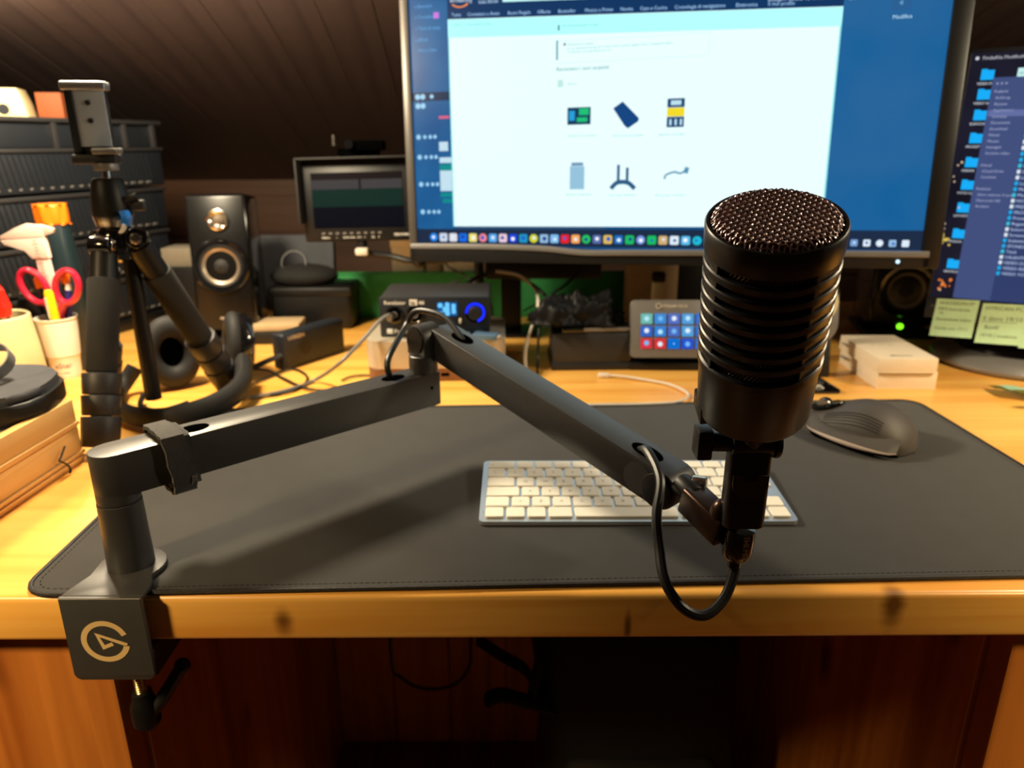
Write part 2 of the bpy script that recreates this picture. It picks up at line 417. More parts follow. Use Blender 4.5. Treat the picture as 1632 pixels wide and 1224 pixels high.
c = MB().tube([V((-.165, .5, -.041)), aty(622, 1030, .5), aty(640, 1080, .5), aty(680, 1098, .5), aty(725, 1090, .5), aty(748, 1060, .5), aty(750, 1015, .5), V((-.045, .5, -.2)), V((-.045, .5, -.041))], .003, 6).obj('hanging_cable', 'cable_black')
tag(c, 'thin dark cable hanging in a loop below the tabletop', 'cable')

# ------------------------------------------------------------------ desk mat
MX, MY, MR = -.3592, 0.0, .0248
dm = thing('desk_mat', 'large black cloth desk mat with stitched hem', 'desk mat', (MX, MY, 0), MR)
poly = rrect(.9, .4, .022, 8, (.45, .2))
MB().prism(poly, .0003, .003, bev=.0008).obj('cloth', 'mat_cloth', dm)
MB().tube([(p[0], p[1], .0023) for p in rrect(.9, .4, .022, 5, (.45, .2))], .0021, 8, closed=True, raw=True).obj('hem', 'mat_hem', dm)
st = MB()
rr = rrect(.888, .388, .017, 5, (.45, .2)); PP = []
for i in range(len(rr)):
    a, b = V(rr[i]), V(rr[(i+1) % len(rr)]); n = max(1, int((b-a).length/.0045))
    for k in range(n): PP.append((a.lerp(b, k/n), (b-a).normalized()))
for p, t in PP:
    q = p+t*.0028; w = V((-t.y, t.x))*.0003
    st.quad((p.x-w.x, p.y-w.y, .00312), (q.x-w.x, q.y-w.y, .00312), (q.x+w.x, q.y+w.y, .00312), (p.x+w.x, p.y+w.y, .00312))
tag(st.obj('stitching', 'hole_black', dm, recalc=False), kind='stuff')
sp = []
random.seed(3)

# ------------------------------------------------------------------ microphone arm
R0 = V((-.291, .036, 0)); J = V((-.080, .232, 0)); AD = (J-R0).normalized(); AYAW = atan2(AD.y, AD.x); ALEN = (J-R0).length
arm = thing('microphone_boom', 'black low-profile microphone boom arm clamped to the desk edge', 'mic arm', R0)
# clamp: top plate, front plate, lower jaw
PX0, PX1 = -.3215, -.2608; CY = -.0085
pl = [(PX1, CY), (PX1-.0005, .004), (PX1-.0025, .012)]
cc = (-.2905, .0335); cr = .0265
for i in range(15):
    a = radians(-32)+radians(200)*i/14; pl.append((cc[0]+cr*cos(a), cc[1]+cr*sin(a)))
pl += [(PX0+.0085, .018), (PX0+.004, .009), (PX0, CY)]
clamp = MB().prism(pl, .0036, .0072, bev=.0008).obj('top_plate', 'black_metal', arm, world=True)
Mfp = Matrix(((1, 0, 0, 0), (0, 0, -1, CY), (0, 1, 0, 0), (0, 0, 0, 1)))
xm = (PX0+PX1)/2
fp = rrect(PX1-PX0, .0715, .0045, 6, (xm, .0072-.0715/2))
fp = [(x, min(y, .0072)) for x, y in fp]
fp = [(PX1, .0072) if (y > .0015 and x > xm) else ((PX0, .0072) if (y > .0015) else (x, y)) for x, y in fp]
fp2 = []
for p in fp:
    if not fp2 or (abs(fp2[-1][0]-p[0])+abs(fp2[-1][1]-p[1])) > 1e-6: fp2.append(p)
front = MB().prism(fp2, 0, .004, M=Mfp, bev=.0008).obj('front_plate', 'black_metal', arm, world=True)
MB().box((PX0+.004, CY, -.0642), (PX1-.004, .052, -.0602), .001).obj('lower_jaw', 'black_metal', arm, world=True)
MB().prism([(CY, -.0635), (.05, -.0635), (.048, -.052), (.02, -.041), (CY, -.041)], 0, .003, M=Matrix(((0, 0, 1, PX1-.003), (1, 0, 0, 0), (0, 1, 0, 0), (0, 0, 0, 1)))).obj('gusset', 'black_metal', arm, world=True)
sx, sy = -.2945, .022
MB().cyl((sx, sy, -.105), (sx, sy, -.046), .0042, n=16).obj('screw', 'steel_brass', arm, world=True)
th = MB()
for k in range(18): th.torus((sx, sy, -.104+k*.0022), .0042, .0006, n=14, m=4)
tag(th.obj('screw_thread', 'steel_brass', arm, world=True), kind='stuff')
MB().lathe([(.009, -.0455), (.0125, -.0455), (.0125, -.0405), (.001, -.0402)], 24, Matrix.Translation((sx, sy, 0))).obj('pressure_pad', 'black_plastic', arm, world=True)
kn = MB().lathe([(.004, -.104), (.0075, -.105), (.0085, -.112), (.011, -.118), (.011, -.135), (.007, -.14), (.001, -.141)], 24, Matrix.Translation((sx, sy, 0)))
kn.tube([(sx+.004, sy, -.127), (sx+.016, sy+.004, -.112), (sx+.027, sy+.007, -.095), (sx+.033, sy+.008, -.086)], .0068, 12, flat=.8, taper=lambda t: 1.05-.1*t)
kn.ell((sx+.033, sy+.008, -.086), (.0066, .0055, .0066)); kn.obj('thumb_screw', 'black_plastic', arm, world=True)
# emblem on the front plate
def stroke(path, w, closed=False):
    P = [V(p) for p in path]; L, R = [], []
    for i, p in enumerate(P):
        t0 = (P[i]-P[i-1]).normalized() if i > 0 else (P[1]-P[0]).normalized()
        t1 = (P[i+1]-P[i]).normalized() if i < len(P)-1 else t0
        n0, n1 = V((-t0.y, t0.x)), V((-t1.y, t1.x)); n = (n0+n1); n = n/max(.5, n.dot(n0)) if n.length > 1e-6 else n0
        L.append(p+n*w/2); R.append(p-n*w/2)
    return L, R
lg = MB(); lc = V((-.2926, -.0297)); lr = .0158
arc = [(lc.x+lr*cos(a), lc.y+lr*sin(a)) for a in [radians(20)+radians(326)*i/48 for i in range(49)]]
def put_stroke(path, w):
    L, R = stroke(path, w); y = CY-.0043
    for i in range(len(L)-1): lg.quad((L[i].x, y, L[i].y), (R[i].x, y, R[i].y), (R[i+1].x, y, R[i+1].y), (L[i+1].x, y, L[i+1].y))
put_stroke(arc, .0043)
s_ = .0174/140
def Lp(zx, zy): return (lc.x+(zx-495)*s_, lc.y-(zy-445)*s_)
put_stroke([Lp(622, 470), Lp(452, 398), Lp(480, 487), Lp(537, 462)], .0030)
lg.obj('emblem', 'logo_cream', arm, world=True, recalc=False)
# riser and lower boom
MB().lathe([(.0168, .0072), (.0172, .009), (.0166, .030), (.0160, .0622), (.0154, .0626)], 40, Matrix.Translation(R0)).obj('riser', 'black_metal', arm, world=True)
MB().lathe([(.0150, .0632), (.0156, .0636), (.0156, .072)], 40, Matrix.Translation(R0), cap=False).obj('swivel_collar', 'black_metal', arm, world=True)
MA = Matrix.Translation(R0) @ Matrix.Rotation(AYAW, 4, 'Z')
hw = .0156; ZB, ZT = .0705, .1045
prof = [(hw*cos(a), hw*sin(a)) for a in [pi/2+pi*i/16 for i in range(17)]] + [(ALEN+.0105, -hw)]
prof += [(ALEN+.0125, -hw+.002), (ALEN+.0125, hw-.002), (ALEN+.0105, hw)]
bo = MB().prism(prof, ZB, ZT, M=MA, bev=.0006)
bo.obj('lower_boom', 'black_metal', arm, world=True)
MB().cyl(MA @ V((0, 0, .066)), MA @ V((0, 0, ZB+.002)), .0156, n=36).obj('boom_foot', 'black_metal', arm, world=True)
def slot(cx, M, ln=.0125, wd=.0085, z=ZT):
    pts = [(cx+ln*cos(a), wd*sin(a)) for a in [2*pi*i/24 for i in range(24)]]
    return MB().prism(pts, z-.004, z+.00015, M=M)
slot(.062, MA).obj('cable_hole', 'hole_black', arm, world=True)
slot(ALEN-.034, MA).obj('cable_hole', 'hole_black', arm, world=True)
MB().cyl(MA @ V((ALEN+.0006, -hw-.0003, .090)), MA @ V((ALEN+.0006, -hw+.001, .090)), .0018, n=12).obj('set_screw', 'hole_black', arm, world=True)
# elbow
JE = V((J.x+.0025, J.y-.002, 0))
MB().lathe([(.0134, .1045), (.0134, .1065), (.0142, .107), (.0142, .122), (.0136, .1225)], 36, Matrix.Translation(JE)).obj('elbow_pivot', 'black_metal', arm, world=True)
# upper boom: axis from U0 to U1
UY, UP = -.7959, -.2303
ud = V((cos(UP)*cos(UY), cos(UP)*sin(UY), sin(UP))); us = V((-sin(UY), cos(UY), 0)); uu = ud.cross(us)
UA = V((.0942, .0816, .0828))
if uu.z < 0: uu = -uu
MU = Matrix((( *ud, 0), (*us, 0), (*uu, 0), (0, 0, 0, 1))).transposed(); MU.translation = UA
u0, u1 = -.229, .058; uh = .015
cap = [(u1+.0135*cos(a)*1.0, uh*sin(a)) for a in [-pi/2+pi*i/16 for i in range(17)]]
prof = [(u0, uh), (u0-.004, uh-.004), (u0-.004, -uh+.004), (u0, -uh)] + cap
MUx = MU @ Matrix(((1, 0, 0, 0), (0, 0, -1, 0), (0, 1, 0, 0), (0, 0, 0, 1)))
MB().prism(prof, -uh, uh, M=MUx, bev=.0008).obj('upper_boom', 'black_metal', arm, world=True)
slot(u0+.033, MU, .0135, .0085, uh).obj('cable_hole', 'hole_black', arm, world=True)
slot(.030, MU, .0145, .0085, uh).obj('cable_hole', 'hole_black', arm, world=True)
MB().cyl(MU @ V((u1-.003, -uh-.0018, -.001)), MU @ V((u1-.003, -uh+.002, -.001)), .0142, n=32, bev=.0012).obj('hinge_cap', 'black_plastic', arm, world=True)
MB().cyl(MU @ V((.036, -uh-.0004, -.001)), MU @ V((.036, -uh+.002, -.001)), .0130, n=32).obj('shade_disc', 'black_metal', arm, world=True)  # thin disc standing for a faint round shade on the boom side
# elbow knuckle: upright rounded block carrying the boom
kp = [(.0156*cos(a), .0156*sin(a)) for a in [pi*i/16 for i in range(17)]]
kdir = us
ko = V((J.x, J.y, 0))
Mk = Matrix(((ud.x, 0, us.x, 0), (ud.y, 0, us.y, 0), (0, 1, 0, 0), (0, 0, 0, 1)))
hx = V((ud.x, ud.y, 0)).normalized(); hy = V((us.x, us.y, 0)).normalized()
Mk = Matrix(((hx.x, 0, hy.x, J.x), (hx.y, 0, hy.y, J.y), (0, 1, 0, 0), (0, 0, 0, 1)))
Mk.translation = V((JE.x, JE.y, 0))
kpts = [(-.0140, .1225), (.0140, .1225)] + [(.0140*cos(a), .1395+.0140*sin(a)) for a in [pi*i/16 for i in range(17)]]
MB().prism(kpts, -.0085, .014, M=Mk, bev=.0012).obj('knuckle', 'black_metal', arm, world=True)
kp3 = [(.0122*cos(a), .1380+.0145*sin(a)) for a in [2*pi*i/32 for i in range(32)]]
MB().prism(kp3, -.0102, -.0080, M=Mk, bev=.0008).obj('hinge_cap', 'black_plastic', arm, world=True)

# hook-and-loop strap round the lower boom
vs = thing('cable_strap', 'black hook-and-loop strap wrapped round the lower boom near the riser', 'strap', MA @ V((.043, 0, .08)), AYAW)
def loop(off, x0, x1, zt=ZT, zb=ZB, wob=0.):
    w = hw+off; t, b = zt+off, zb-off*1.5
    P = [V((0, y, z)) for y, z in ((-w, b+.004), (-w-.0005, (t+b)/2), (-w, t-.003), (-w+.003, t), (0, t+.0012), (w-.003, t), (w, t-.003), (w+.0005, (t+b)/2), (w, b+.004), (w-.004, b-.002), (0, b-.004), (-w+.004, b-.002))]
    C_ = catmull(P, 4, True); m = MB(); N = len(C_)
    v = []
    for p in C_:
        e = V((0, p.y, p.z-(t+b)/2)).normalized()*.0017
        sk = .0035*(p.z-ZB)/.034
        for q, x in ((p-e, x0), (p-e, x1), (p+e, x1), (p+e, x0)): v.append(V((x-sk+wob*sin(p.z*900+p.y*500), q.y, q.z)))
    f = []
    for i in range(N):
        j = (i+1) % N
        for k in range(4): f.append((i*4+k, i*4+(k+1) % 4, j*4+(k+1) % 4, j*4+k))
    m._new([MA @ q for q in v], f); return m
loop(.0018, .036, .0565, wob=.0004).obj('inner_wrap', 'velcro', vs, world=True, sharp=60)
loop(.0045, .0345, .0515, wob=.0006).obj('outer_wrap', 'velcro', vs, world=True, sharp=60)
MB().tube([MA @ V((.052, -hw-.004, .074)), MA @ V((.050, -hw-.002, .066)), MA @ V((.046, -hw+.004, .0605)), MA @ V((.043, -hw+.010, .0595))], .005, 8, flat=.3).obj('strap_tail', 'velcro', vs, world=True)

# ------------------------------------------------------------------ microphone
T_, B_ = V((.1504, -.0790, .2823)), V((.1650, -.0296, .1592))
mz = (T_-B_).normalized(); ML = (T_-B_).length
MM = Matrix.Translation(B_) @ frame(mz, (1, 0, 0))
mic = thing('microphone', 'black cylindrical broadcast microphone with woven wire top and slotted body', 'microphone', M=MM)
RM = .0362
# lower body
lb = .0455
MB().lathe([(.012, -.001), (.030, -.001), (.0335, .0015), (.0345, .004), (.0352, lb-.004), (RM, lb-.003), (RM, lb+.002), (RM-.0012, lb+.003), (RM-.003, lb+.003)], 72).obj('lower_body', 'mic_body', mic)
nr = 8; z0 = lb+.003; z1 = ML-.0145; pitch = (z1-z0)/nr
for i in range(nr):
    zc = z0+pitch*(i+1)
    if i < nr-1:
        MB().lathe([(RM-.0034, zc-.0026), (RM-.0008, zc-.0026), (RM, zc-.0018), (RM, zc+.0016), (RM-.0008, zc+.0024), (RM-.0034, zc+.0024)], 72, cap=False).obj('rib', 'mic_body', mic)
MB().lathe([(RM-.0032, z1-.0012), (RM-.0006, z1-.0012), (RM, z1-.0006), (RM+.0002, z1+.004), (RM+.0002, ML-.0012), (RM-.0006, ML), (RM-.0022, ML+.0001), (RM-.0026, ML-.002), (RM-.0026, ML-.006)], 96, cap=False).obj('top_collar', 'mic_body', mic)
for a in (radians(-52), radians(68), radians(188)):
    Mp = Matrix.Rotation(a, 4, 'Z')
    MB().cbox((RM-.0036, 0, (z0+z1)/2), (.0036, .020, z1-z0+.002), .0006, M=Mp).obj('pillar', 'mic_body', mic)
MB().lathe([(.0305, z0-.002), (.0305, z1+.002)], 64, cap=False).obj('inner_sleeve', 'hole_black', mic)
# side grille: criss-cross wires seen through the slots
sg = MB(); Rg = RM-.0038; NW = 84
for sgn in (1, -1):
    for k in range(NW):
        a0 = 2*pi*k/NW; pts = []
        for j in range(13):
            t = j/12; z = z0+(z1-z0)*t; a = a0+sgn*t*1.55; r = Rg+.0003*sin(j*pi+(0 if sgn > 0 else pi))
            pts.append((r*cos(a), r*sin(a), z))
        sg.tube(pts, .00036, 4, raw=True)
tag(sg.obj('side_grille', 'mic_wire_dark', mic, sharp=80), kind='stuff')
# woven top
Rw = RM-.0030
def dome(x, y):
    r = hypot(x, y); e = max(0., (r-(Rw-.0045))/.0045)
    return ML+.0026-.0042*e*e
MB().lathe([(.001, ML+.0006), (Rw-.006, ML+.0004), (Rw-.0012, ML-.003), (Rw-.001, ML-.006)], 48, cap=False).obj('foam_liner', 'mic_foam', mic)
wv = MB(); pw = .0027; ra = radians(-24)
for fam in (0, 1):
    n = int(2*Rw/pw)
    for k in range(n+1):
        o = -Rw+pw*(k+.5)
        if abs(o) >= Rw-.0006: continue
        hl = math.sqrt(Rw*Rw-o*o); m = max(3, int(2*hl/(pw/4))); pts = []
        for j in range(m+1):
            s = -hl+2*hl*j/m
            a_, b_ = (s, o) if fam == 0 else (o, s)
            x, y = a_*cos(ra)-b_*sin(ra), a_*sin(ra)+b_*cos(ra)
            ph = pi*((s+Rw)/pw-.5)+k*pi
            pts.append((x, y, dome(x, y)+.00060*cos(ph)*(1 if fam == 0 else -1)))
        wv.tube(pts, .00056, 6, raw=True)
tag(wv.obj('woven_grille', 'mic_wire', mic, sharp=80), kind='stuff')
# yoke, hinge and stem (directions taken in world space)
PV = atd(1196, 704, .485); SLo = atd(1180, 842, .505)
hxx = V((1, 0, -.01)).normalized()
MB().box((-.0345, -.012, -.004), (-.022, .010, .009), .0012, M=MM @ Matrix.Translation((0, .004, 0))).obj('yoke_ear', 'black_plastic', mic, world=True)
MB().box((.019, -.010, -.007), (.0325, .010, .006), .0012, M=MM @ Matrix.Translation((0, .004, 0))).obj('yoke_ear', 'black_plastic', mic, world=True)
MB().cyl(B_+mz*.001, PV+mz*-.004, .012, .0095, n=24).obj('neck', 'mic_body', mic, world=True)
stem_ = SLo-PV
# stand adapter is part of the microphone assembly
MB().cyl(PV-hxx*.0135, PV+hxx*.0145, .0095, n=28, bev=.001).obj('hinge_barrel', 'black_plastic', mic, world=True)
MB().cyl(PV+hxx*.0145, PV+hxx*.0185, .0108, n=28, bev=.001).obj('hinge_cap', 'black_plastic', mic, world=True)
MB().cyl(PV-hxx*.0130, PV-hxx*.0260, .0066, n=24).obj('knob_shaft', 'black_plastic', mic, world=True)
knob = MB().cbox((0, 0, 0), (.0105, .016, .0215), .002, M=Matrix.Translation(PV-hxx*.0315) @ frame(V((0, 0, 1)), hxx) @ Matrix.Rotation(radians(4), 4, 'X')); knob.obj('tilt_knob', 'black_plastic', mic, world=True)
sz = (PV-SLo).normalized(); SM = Matrix.Translation(SLo) @ frame(sz, (1, 0, 0)); SH = (PV-SLo).length
MB().prism(rrect(.028, .017, .005, 5), .004, SH-.002, M=SM, bev=.001).obj('stem', 'mic_body', mic, world=True)
MB().prism([(.0118*cos(a), .0118*sin(a)) for a in [pi+pi*i/20 for i in range(21)]] + [(.0118, .006), (.0045, .006), (.0045, .002), (-.0045, .002), (-.0045, .006), (-.0118, .006)], .0082, .0095, M=SM @ Matrix.Translation((0, 0, .038)) @ Matrix.Rotation(pi/2, 4, 'X')).obj('release_tab', 'tab_brown', mic, world=True)
# quick-release mount between boom and stem
E0 = atd(1100, 792, .540); E1 = atd(1158, 848, .510)
qd = (E1-E0).normalized(); MQ = Matrix.Translation(E0) @ frame(qd, (0, 0, 1)); QL = (E1-E0).length
qm = MB().prism(rrect(.022, .02, .003, 4), 0, QL, M=MQ, bev=.0012).obj('mount_block', 'bronze', arm, world=True)
MB().cbox((-.0115, 0, QL*.45), (.002, .008, QL*.5), .0006, M=MQ).obj('slide_button', 'hole_black', arm, world=True)
MB().cyl(E0-qd*.012+V((0, 0, .004)), E0+qd*.006+V((0, 0, .004)), .0085, n=24, bev=.001).obj('mount_pivot', 'black_plastic', arm, world=True)
MB().cyl(E0+V((.002, .006, .006)), E0+V((.012, .002, .006)), .0085, n=24, bev=.001).obj('mount_ring', 'chrome', arm, world=True)
MB().ell(E1+V((-.004, .003, .013)), (.008, .008, .011)).obj('mount_knob', 'bronze', arm, world=True)

# ------------------------------------------------------------------ microphone cable
cb = thing('microphone_cable', 'black microphone cable looping from the boom to the plug under the microphone', 'cable', (.166, -.02, .04))
PL0 = SLo+sz*.002; PL1 = atd(1171, 890, .512)
MB().lathe([(.0102, .0235), (.0108, .020), (.0108, .008), (.0095, .003), (.007, 0), (.0045, -.001), (.0045, -.006), (.0038, -.0065)], 28, Matrix.Translation(PL1) @ frame(PL0-PL1, (1, 0, 0))).obj('plug', 'black_gloss', cb, world=True)
tm = text_mesh('THE MIX', .0048, .0001); Mt = Matrix.Translation(PL1+V((.0015, -.0111, .0235))) @ Matrix(((0, 1, 0, 0), (0, 0, -1, 0), (-1, 0, 0, 0), (0, 0, 0, 1)))
MB().mesh(tm, Mt).obj('lettering', 'logo_cream', cb, world=True, recalc=False)
pts = [MU @ V((.018, .001, uh-.012)), MU @ V((.024, -.001, uh-.002)), MU @ V((.034, -.006, uh+.004)), V((.1205, .022, .0835)), V((.1155, .004, .0645)), V((.1156, -.0107, .0460)), V((.1172, -.0291, .0300)), V((.1287, -.0402, .0160)), V((.1438, -.0416, .0118)), V((.1583, -.0332, .0200)), PL1+V((0, -.0015, -.010)), PL1+V((0, 0, -.002))]
MB().tube(pts, .0037, 10, sub=8).obj('cable', 'cable_black', cb, world=True)
h0 = MA @ V((ALEN-.036, 0, ZT-.003)); h1 = MU @ V((u0+.036, 0, uh-.003))
pts = [MA @ V((ALEN-.030, 0, ZT-.012)), h0, MA @ V((ALEN-.036, .004, ZT+.018)), V((-.0985, .262, .142)), V((-.088, .262, .158)), V((-.070, .250, .1605)), V((-.052, .236, .155)), h1, MU @ V((u0+.046, 0, uh-.01))]
MB().tube(pts, .0031, 10, sub=8).obj('cable', 'cable_black', cb, world=True)

# ------------------------------------------------------------------ keyboard
KX, KY, KR = -.0188, .0987, -.0064
kb = thing('keyboard', 'slim white and silver wireless keyboard', 'keyboard', (KX, KY, .003), KR)
kt = lambda y: .0045+.0062*y/.115
poly = [(x, y) for x, y in rrect(.279, .115, .005, 5, (.1395, .0575))]
m_ = MB(); n_ = len(poly)
m_._new([V((x, y, .0008)) for x, y in poly]+[V((x, y, kt(y))) for x, y in poly], [tuple(range(n_-1, -1, -1)), tuple(range(n_, 2*n_))]+[(i, (i+1) % n_, n_+(i+1) % n_, n_+i) for i in range(n_)])
m_.obj('body', 'aluminium', kb)
U_ = .0187; KM = {}
rows = [(1.5,)+(1.,)*13, (1.,)*13+(1.5,), (1.5,)+(1.,)*13, (1.75,)+(1.,)*12+(.75,), (1.25,)+(1.,)*11+(2.25,), (1, 1, 1, 1.25, 5, 1.25, 1, 1, 1, 1)]
legs = [['esc']+['']*13, list('\\1234567890\'i')+[''], ['']+list('QWERTYUIOP')+['', '', ''], ['']+list('ASDFGHJKL')+['', '', '', ''], ['', '<']+list('ZXCVBNM,.-')+[''], ['fn']+['']*9]
ky = .115-.004
for ri, row in enumerate(rows):
    hgt = .0150 if ri == 0 else .0184
    ky -= hgt; kx = .0042
    for ci, w in enumerate(row):
        wm = w*U_; key = (w, hgt)
        if ri == 3 and ci == 13: kx += wm; continue
        if key not in KM:
            a, b = wm-.0026, hgt-.0026
            q = MB().prism(rrect(a, b, .0018, 3), 0, .0021, bev=.0004, seg=1); o = q.obj('key', 'key_white', kb); KM[key] = o.data
        else: o = link('key', KM[key], None, kb)
        cy = ky+hgt/2
        o.location = (kx+wm/2, cy, kt(cy)+.0001); o.rotation_euler = (atan2(.0062, .115), 0, 0)
        t = legs[ri][ci] if ci < len(legs[ri]) else ''
        if t:
            me = text_mesh(t, .0052 if len(t) == 1 else .0034)
            l = link('legend', me, 'legend_grey', o); l.location = (-.002 if len(t) == 1 else -.011, -.002, .00222)
        kx += wm

# ------------------------------------------------------------------ mouse
mo = thing('mouse', 'dark grey sculpted wireless mouse with thumb rest on the mat', 'mouse', (.400, .297, .003), radians(42))
def mf(a, t):
    # t along length: 0 heel (near) to 1 front; a around from left skirt over the top to right skirt
    y = -.062+.124*t; q = abs(2*t-1)
    b = max(0., 1-q**3.2)**.42; wl = .037*b; wr = .038*b
    h = (.025+.019*math.exp(-((t-.40)/.34)**2))*max(0., 1-q**5)**.5
    ph = pi*a; c = cos(ph); s = sin(ph)
    x = -math.copysign(abs(c)**.85, c)*(wl if c > 0 else wr)
    return (x, y, .002+h*max(0., s)**.62-(.004*c if c > 0 else 0)*s)
sh = MB().grid(mf, 34, 34); sh.obj('shell', 'mouse_rubber', mo, sharp=60)
def wing(a, t):
    y = -.056+.098*t; e = sin(pi*min(1, t*1.0))**.45
    x0, x1 = -.026, -.036-.017*e*(1-.25*t)
    return (x0+(x1-x0)*a, y, .020-.012*a**1.4+.004*t)
w_ = MB().grid(wing, 10, 24); w_.obj('thumb_rest', 'mouse_rubber', mo, sharp=60)
MB().tube([wing(1, t/20) for t in range(21)], .0023, 8, raw=True, taper=lambda t: .25+.75*sin(pi*t)).obj('thumb_rest_lit_rim', 'mouse_lit_edge', mo)  # pale rim painted as light caught along the thumb rest
MB().grid(lambda a, t: V(wing(.96, t))*(1-a)+V((wing(.8, t)[0]+.006, wing(1, t)[1], .001))*a, 6, 20).obj('base', 'hole_black', mo, sharp=80)
for k in range(5):
    MB().tube([V(mf(.14+.035*k, .22+.5*j/10))+V((-.0002, 0, .0001)) for j in range(11)], .0005, 5, raw=True).obj('grip_ridge', 'soft_black', mo)
MB().prism([(.013*cos(a), .020*sin(a)) for a in [2*pi*i/28 for i in range(28)]], 0, .004, M=Matrix.Translation((-.008, .034, .0305)) @ Matrix.Rotation(radians(-20), 4, 'X'), bev=.001).obj('wheel_plate', 'black_gloss', mo)
MB().cyl((-.0125, .037, .0318), (-.0035, .037, .0318), .0080, n=28, bev=.0008).obj('scroll_wheel', 'chrome', mo)
MB().cyl((-.0098, .037, .0318), (-.0062, .037, .0318), .0083, n=28).obj('wheel_band', 'hole_black', mo)

# ------------------------------------------------------------------ main monitor
def screen_matrix(o, x, u):
    x, u = V(x).normalized(), V(u); u = (u-x*u.dot(x)).normalized(); b = u.cross(x)
    M = Matrix(((*x, 0), (*b, 0), (*u, 0), (0, 0, 0, 1))).transposed(); M.translation = V(o); return M
def Q(mb, x0, z0, x1, z1, y=-.0012, warp=None):
    P = [(x0, z0), (x1, z0), (x1, z1), (x0, z1)]
    if warp: P = [warp(*p) for p in P]
    mb.quad(*[(p[0], y, p[1]) for p in P]); return mb
WARP = lambda x, z: (x, z*(1-.1*(x-.33)))
def scr(parent, name, rgb, rects, s=1., y=-.0012, warp=None):
    for r in rects: o = Q(MB(), *r, y=y, warp=warp).obj(name, glow('px_%d_%d_%d_%d' % (*rgb, int(s*100)), rgb, s), parent, recalc=False)
    return o
def scr_text(parent, items, rgb, s=1., y=-.0014, name='text_line', warp=False):
    m = MB()
    for (t, x, z, size) in items:
        if warp: x, z = WARP(x, z)
        M = Matrix.Translation((x, y, z)) @ Matrix(((1, 0, 0, 0), (0, 0, -1, 0), (-.028 if warp else 0, 1, 0, 0), (0, 0, 0, 1)))
        m.mesh(text_mesh(t, size), M)
    return m.obj(name, glow('px_%d_%d_%d_%d' % (*rgb, int(s*100)), rgb, s), parent, recalc=False)
M1 = screen_matrix((-.1456, .6790, .1645), (.96845, -.2485, .01886), (-.0035, .0622, .998))
mon = thing('monitor', 'large wide monitor in the middle showing a bright white shopping page', 'monitor', M=M1)
MW, MH0, MH1 = .7295, -.018, .418
MB().box((0, .002, MH0), (MW, .03, MH1), .006).obj('back_shell', 'black_plastic', mon)
MB().box((-.001, -.006, MH0), (.0125, .012, MH1), .003).obj('bezel', 'bezel_grey', mon)
MB().box((.718, -.006, MH0), (MW+.012, .012, MH1), .003).obj('bezel', 'black_plastic', mon)
MB().box((.0, -.006, MH1-.012), (MW, .012, MH1), .003).obj('bezel', 'black_plastic', mon)
ch = [(0, MH0), (MW, MH0), (MW, .004), (.30, .002), (.22, .006), (0, .008)]
MB().prism([(p[0], p[1]) for p in ch], -.006, .012, M=Matrix(((1, 0, 0, 0), (0, 0, 1, 0), (0, 1, 0, 0), (0, 0, 0, 1))), bev=.0015).obj('chin', 'black_plastic', mon)
MB().tube([(.002, -.0055, .0055), (.12, -.006, .0055), (.21, -.0065, .0035), (.27, -.0075, -.0015), (.33, -.008, -.001), (.5, -.0075, .0005), (.727, -.006, .001)], .0030, 8, flat=1.5).obj('chin_lip', 'anodised_grey', mon)
scn = scr(mon, 'screen', (16, 84, 138), [(.0125, -.001, .718, MH1-.012)], .9, y=-.0006)
glow_noise('side_blue', (34, 104, 160), (24, 88, 146), 14, .95)
m = MB(); Q(m, .0125, .006, .0708, .406, y=-.0009); m.obj('side_panel', MATS['side_blue'], scn, recalc=False)
glow_noise('right_blue', (20, 98, 158), (44, 104, 158), 7, .95)
m = MB(); Q(m, .5942, .030, .718, .406, y=-.0009); m.obj('wallpaper', MATS['right_blue'], scn, recalc=False)
scr(scn, 'page', (230, 252, 252), [(.0708, .0355, .5942, .406)], 1.08, y=-.0010, warp=None)
scr(scn, 'page_edge', (150, 236, 240), [(.0708, .0355, .0725, .30), (.592, .034, .5942, .29)], 1., y=-.0012)
scr(scn, 'page_shadow', (60, 84, 110), [(.075, .0325, .30, .0345)], 1., y=-.0013)
scr(scn, 'navigation_bar', (20, 58, 104), [(.0708, .315, .5942, .352)], .9, warp=WARP)
scr(scn, 'toolbar', (250, 240, 214), [(.0708, .352, .5942, .375)], 1.1, warp=WARP)
scr(scn, 'banner', (176, 252, 250), [(.0708, .2915, .5942, .3145)], 1.1, warp=WARP)
scr(scn, 'search_field', (196, 250, 248), [(.152, .3345, .30, .352)], 1.1, y=-.0014, warp=WARP)
scr_text(scn, [('amazon', .0748, .3365, .0105)], (214, 236, 255), 1., warp=True)
scr_text(scn, [('.it', .103, .3345, .006), ('Consegna a casa', .117, .3385, .0052), ('Italia 00100', .117, .3335, .0062)], (190, 226, 255), 1., warp=True)
sm = MB()
for k in range(10):
    a, b = pi*1.15+.7*pi*k/10, pi*1.15+.7*pi*(k+1)/10
    f = lambda g, r: (.090+.014*cos(g)*r, -.00145, .3385*1.024+.0085*sin(g)*r-.001)
    sm.quad(f(a, 1), f(b, 1), f(b, .8), f(a, .8))
sm.obj('smile_mark', glow('smile', (255, 150, 70), 1.), scn, recalc=False)
nav = ['Tutte', 'Contattaci e Aiuto', 'Buoni Regalo', 'Offerte', 'Bestseller', 'Musica e Prime', 'Novita', 'Casa e Cucina', 'Cronologia di navigazione', 'Elettronica', 'Il mio profilo']
it = []; x = .077
for w in nav: it.append((w, x, .3185, .0062)); x += len(w)*.0027+.010
scr_text(scn, it, (170, 214, 255), 1., warp=True, name='menu_text')
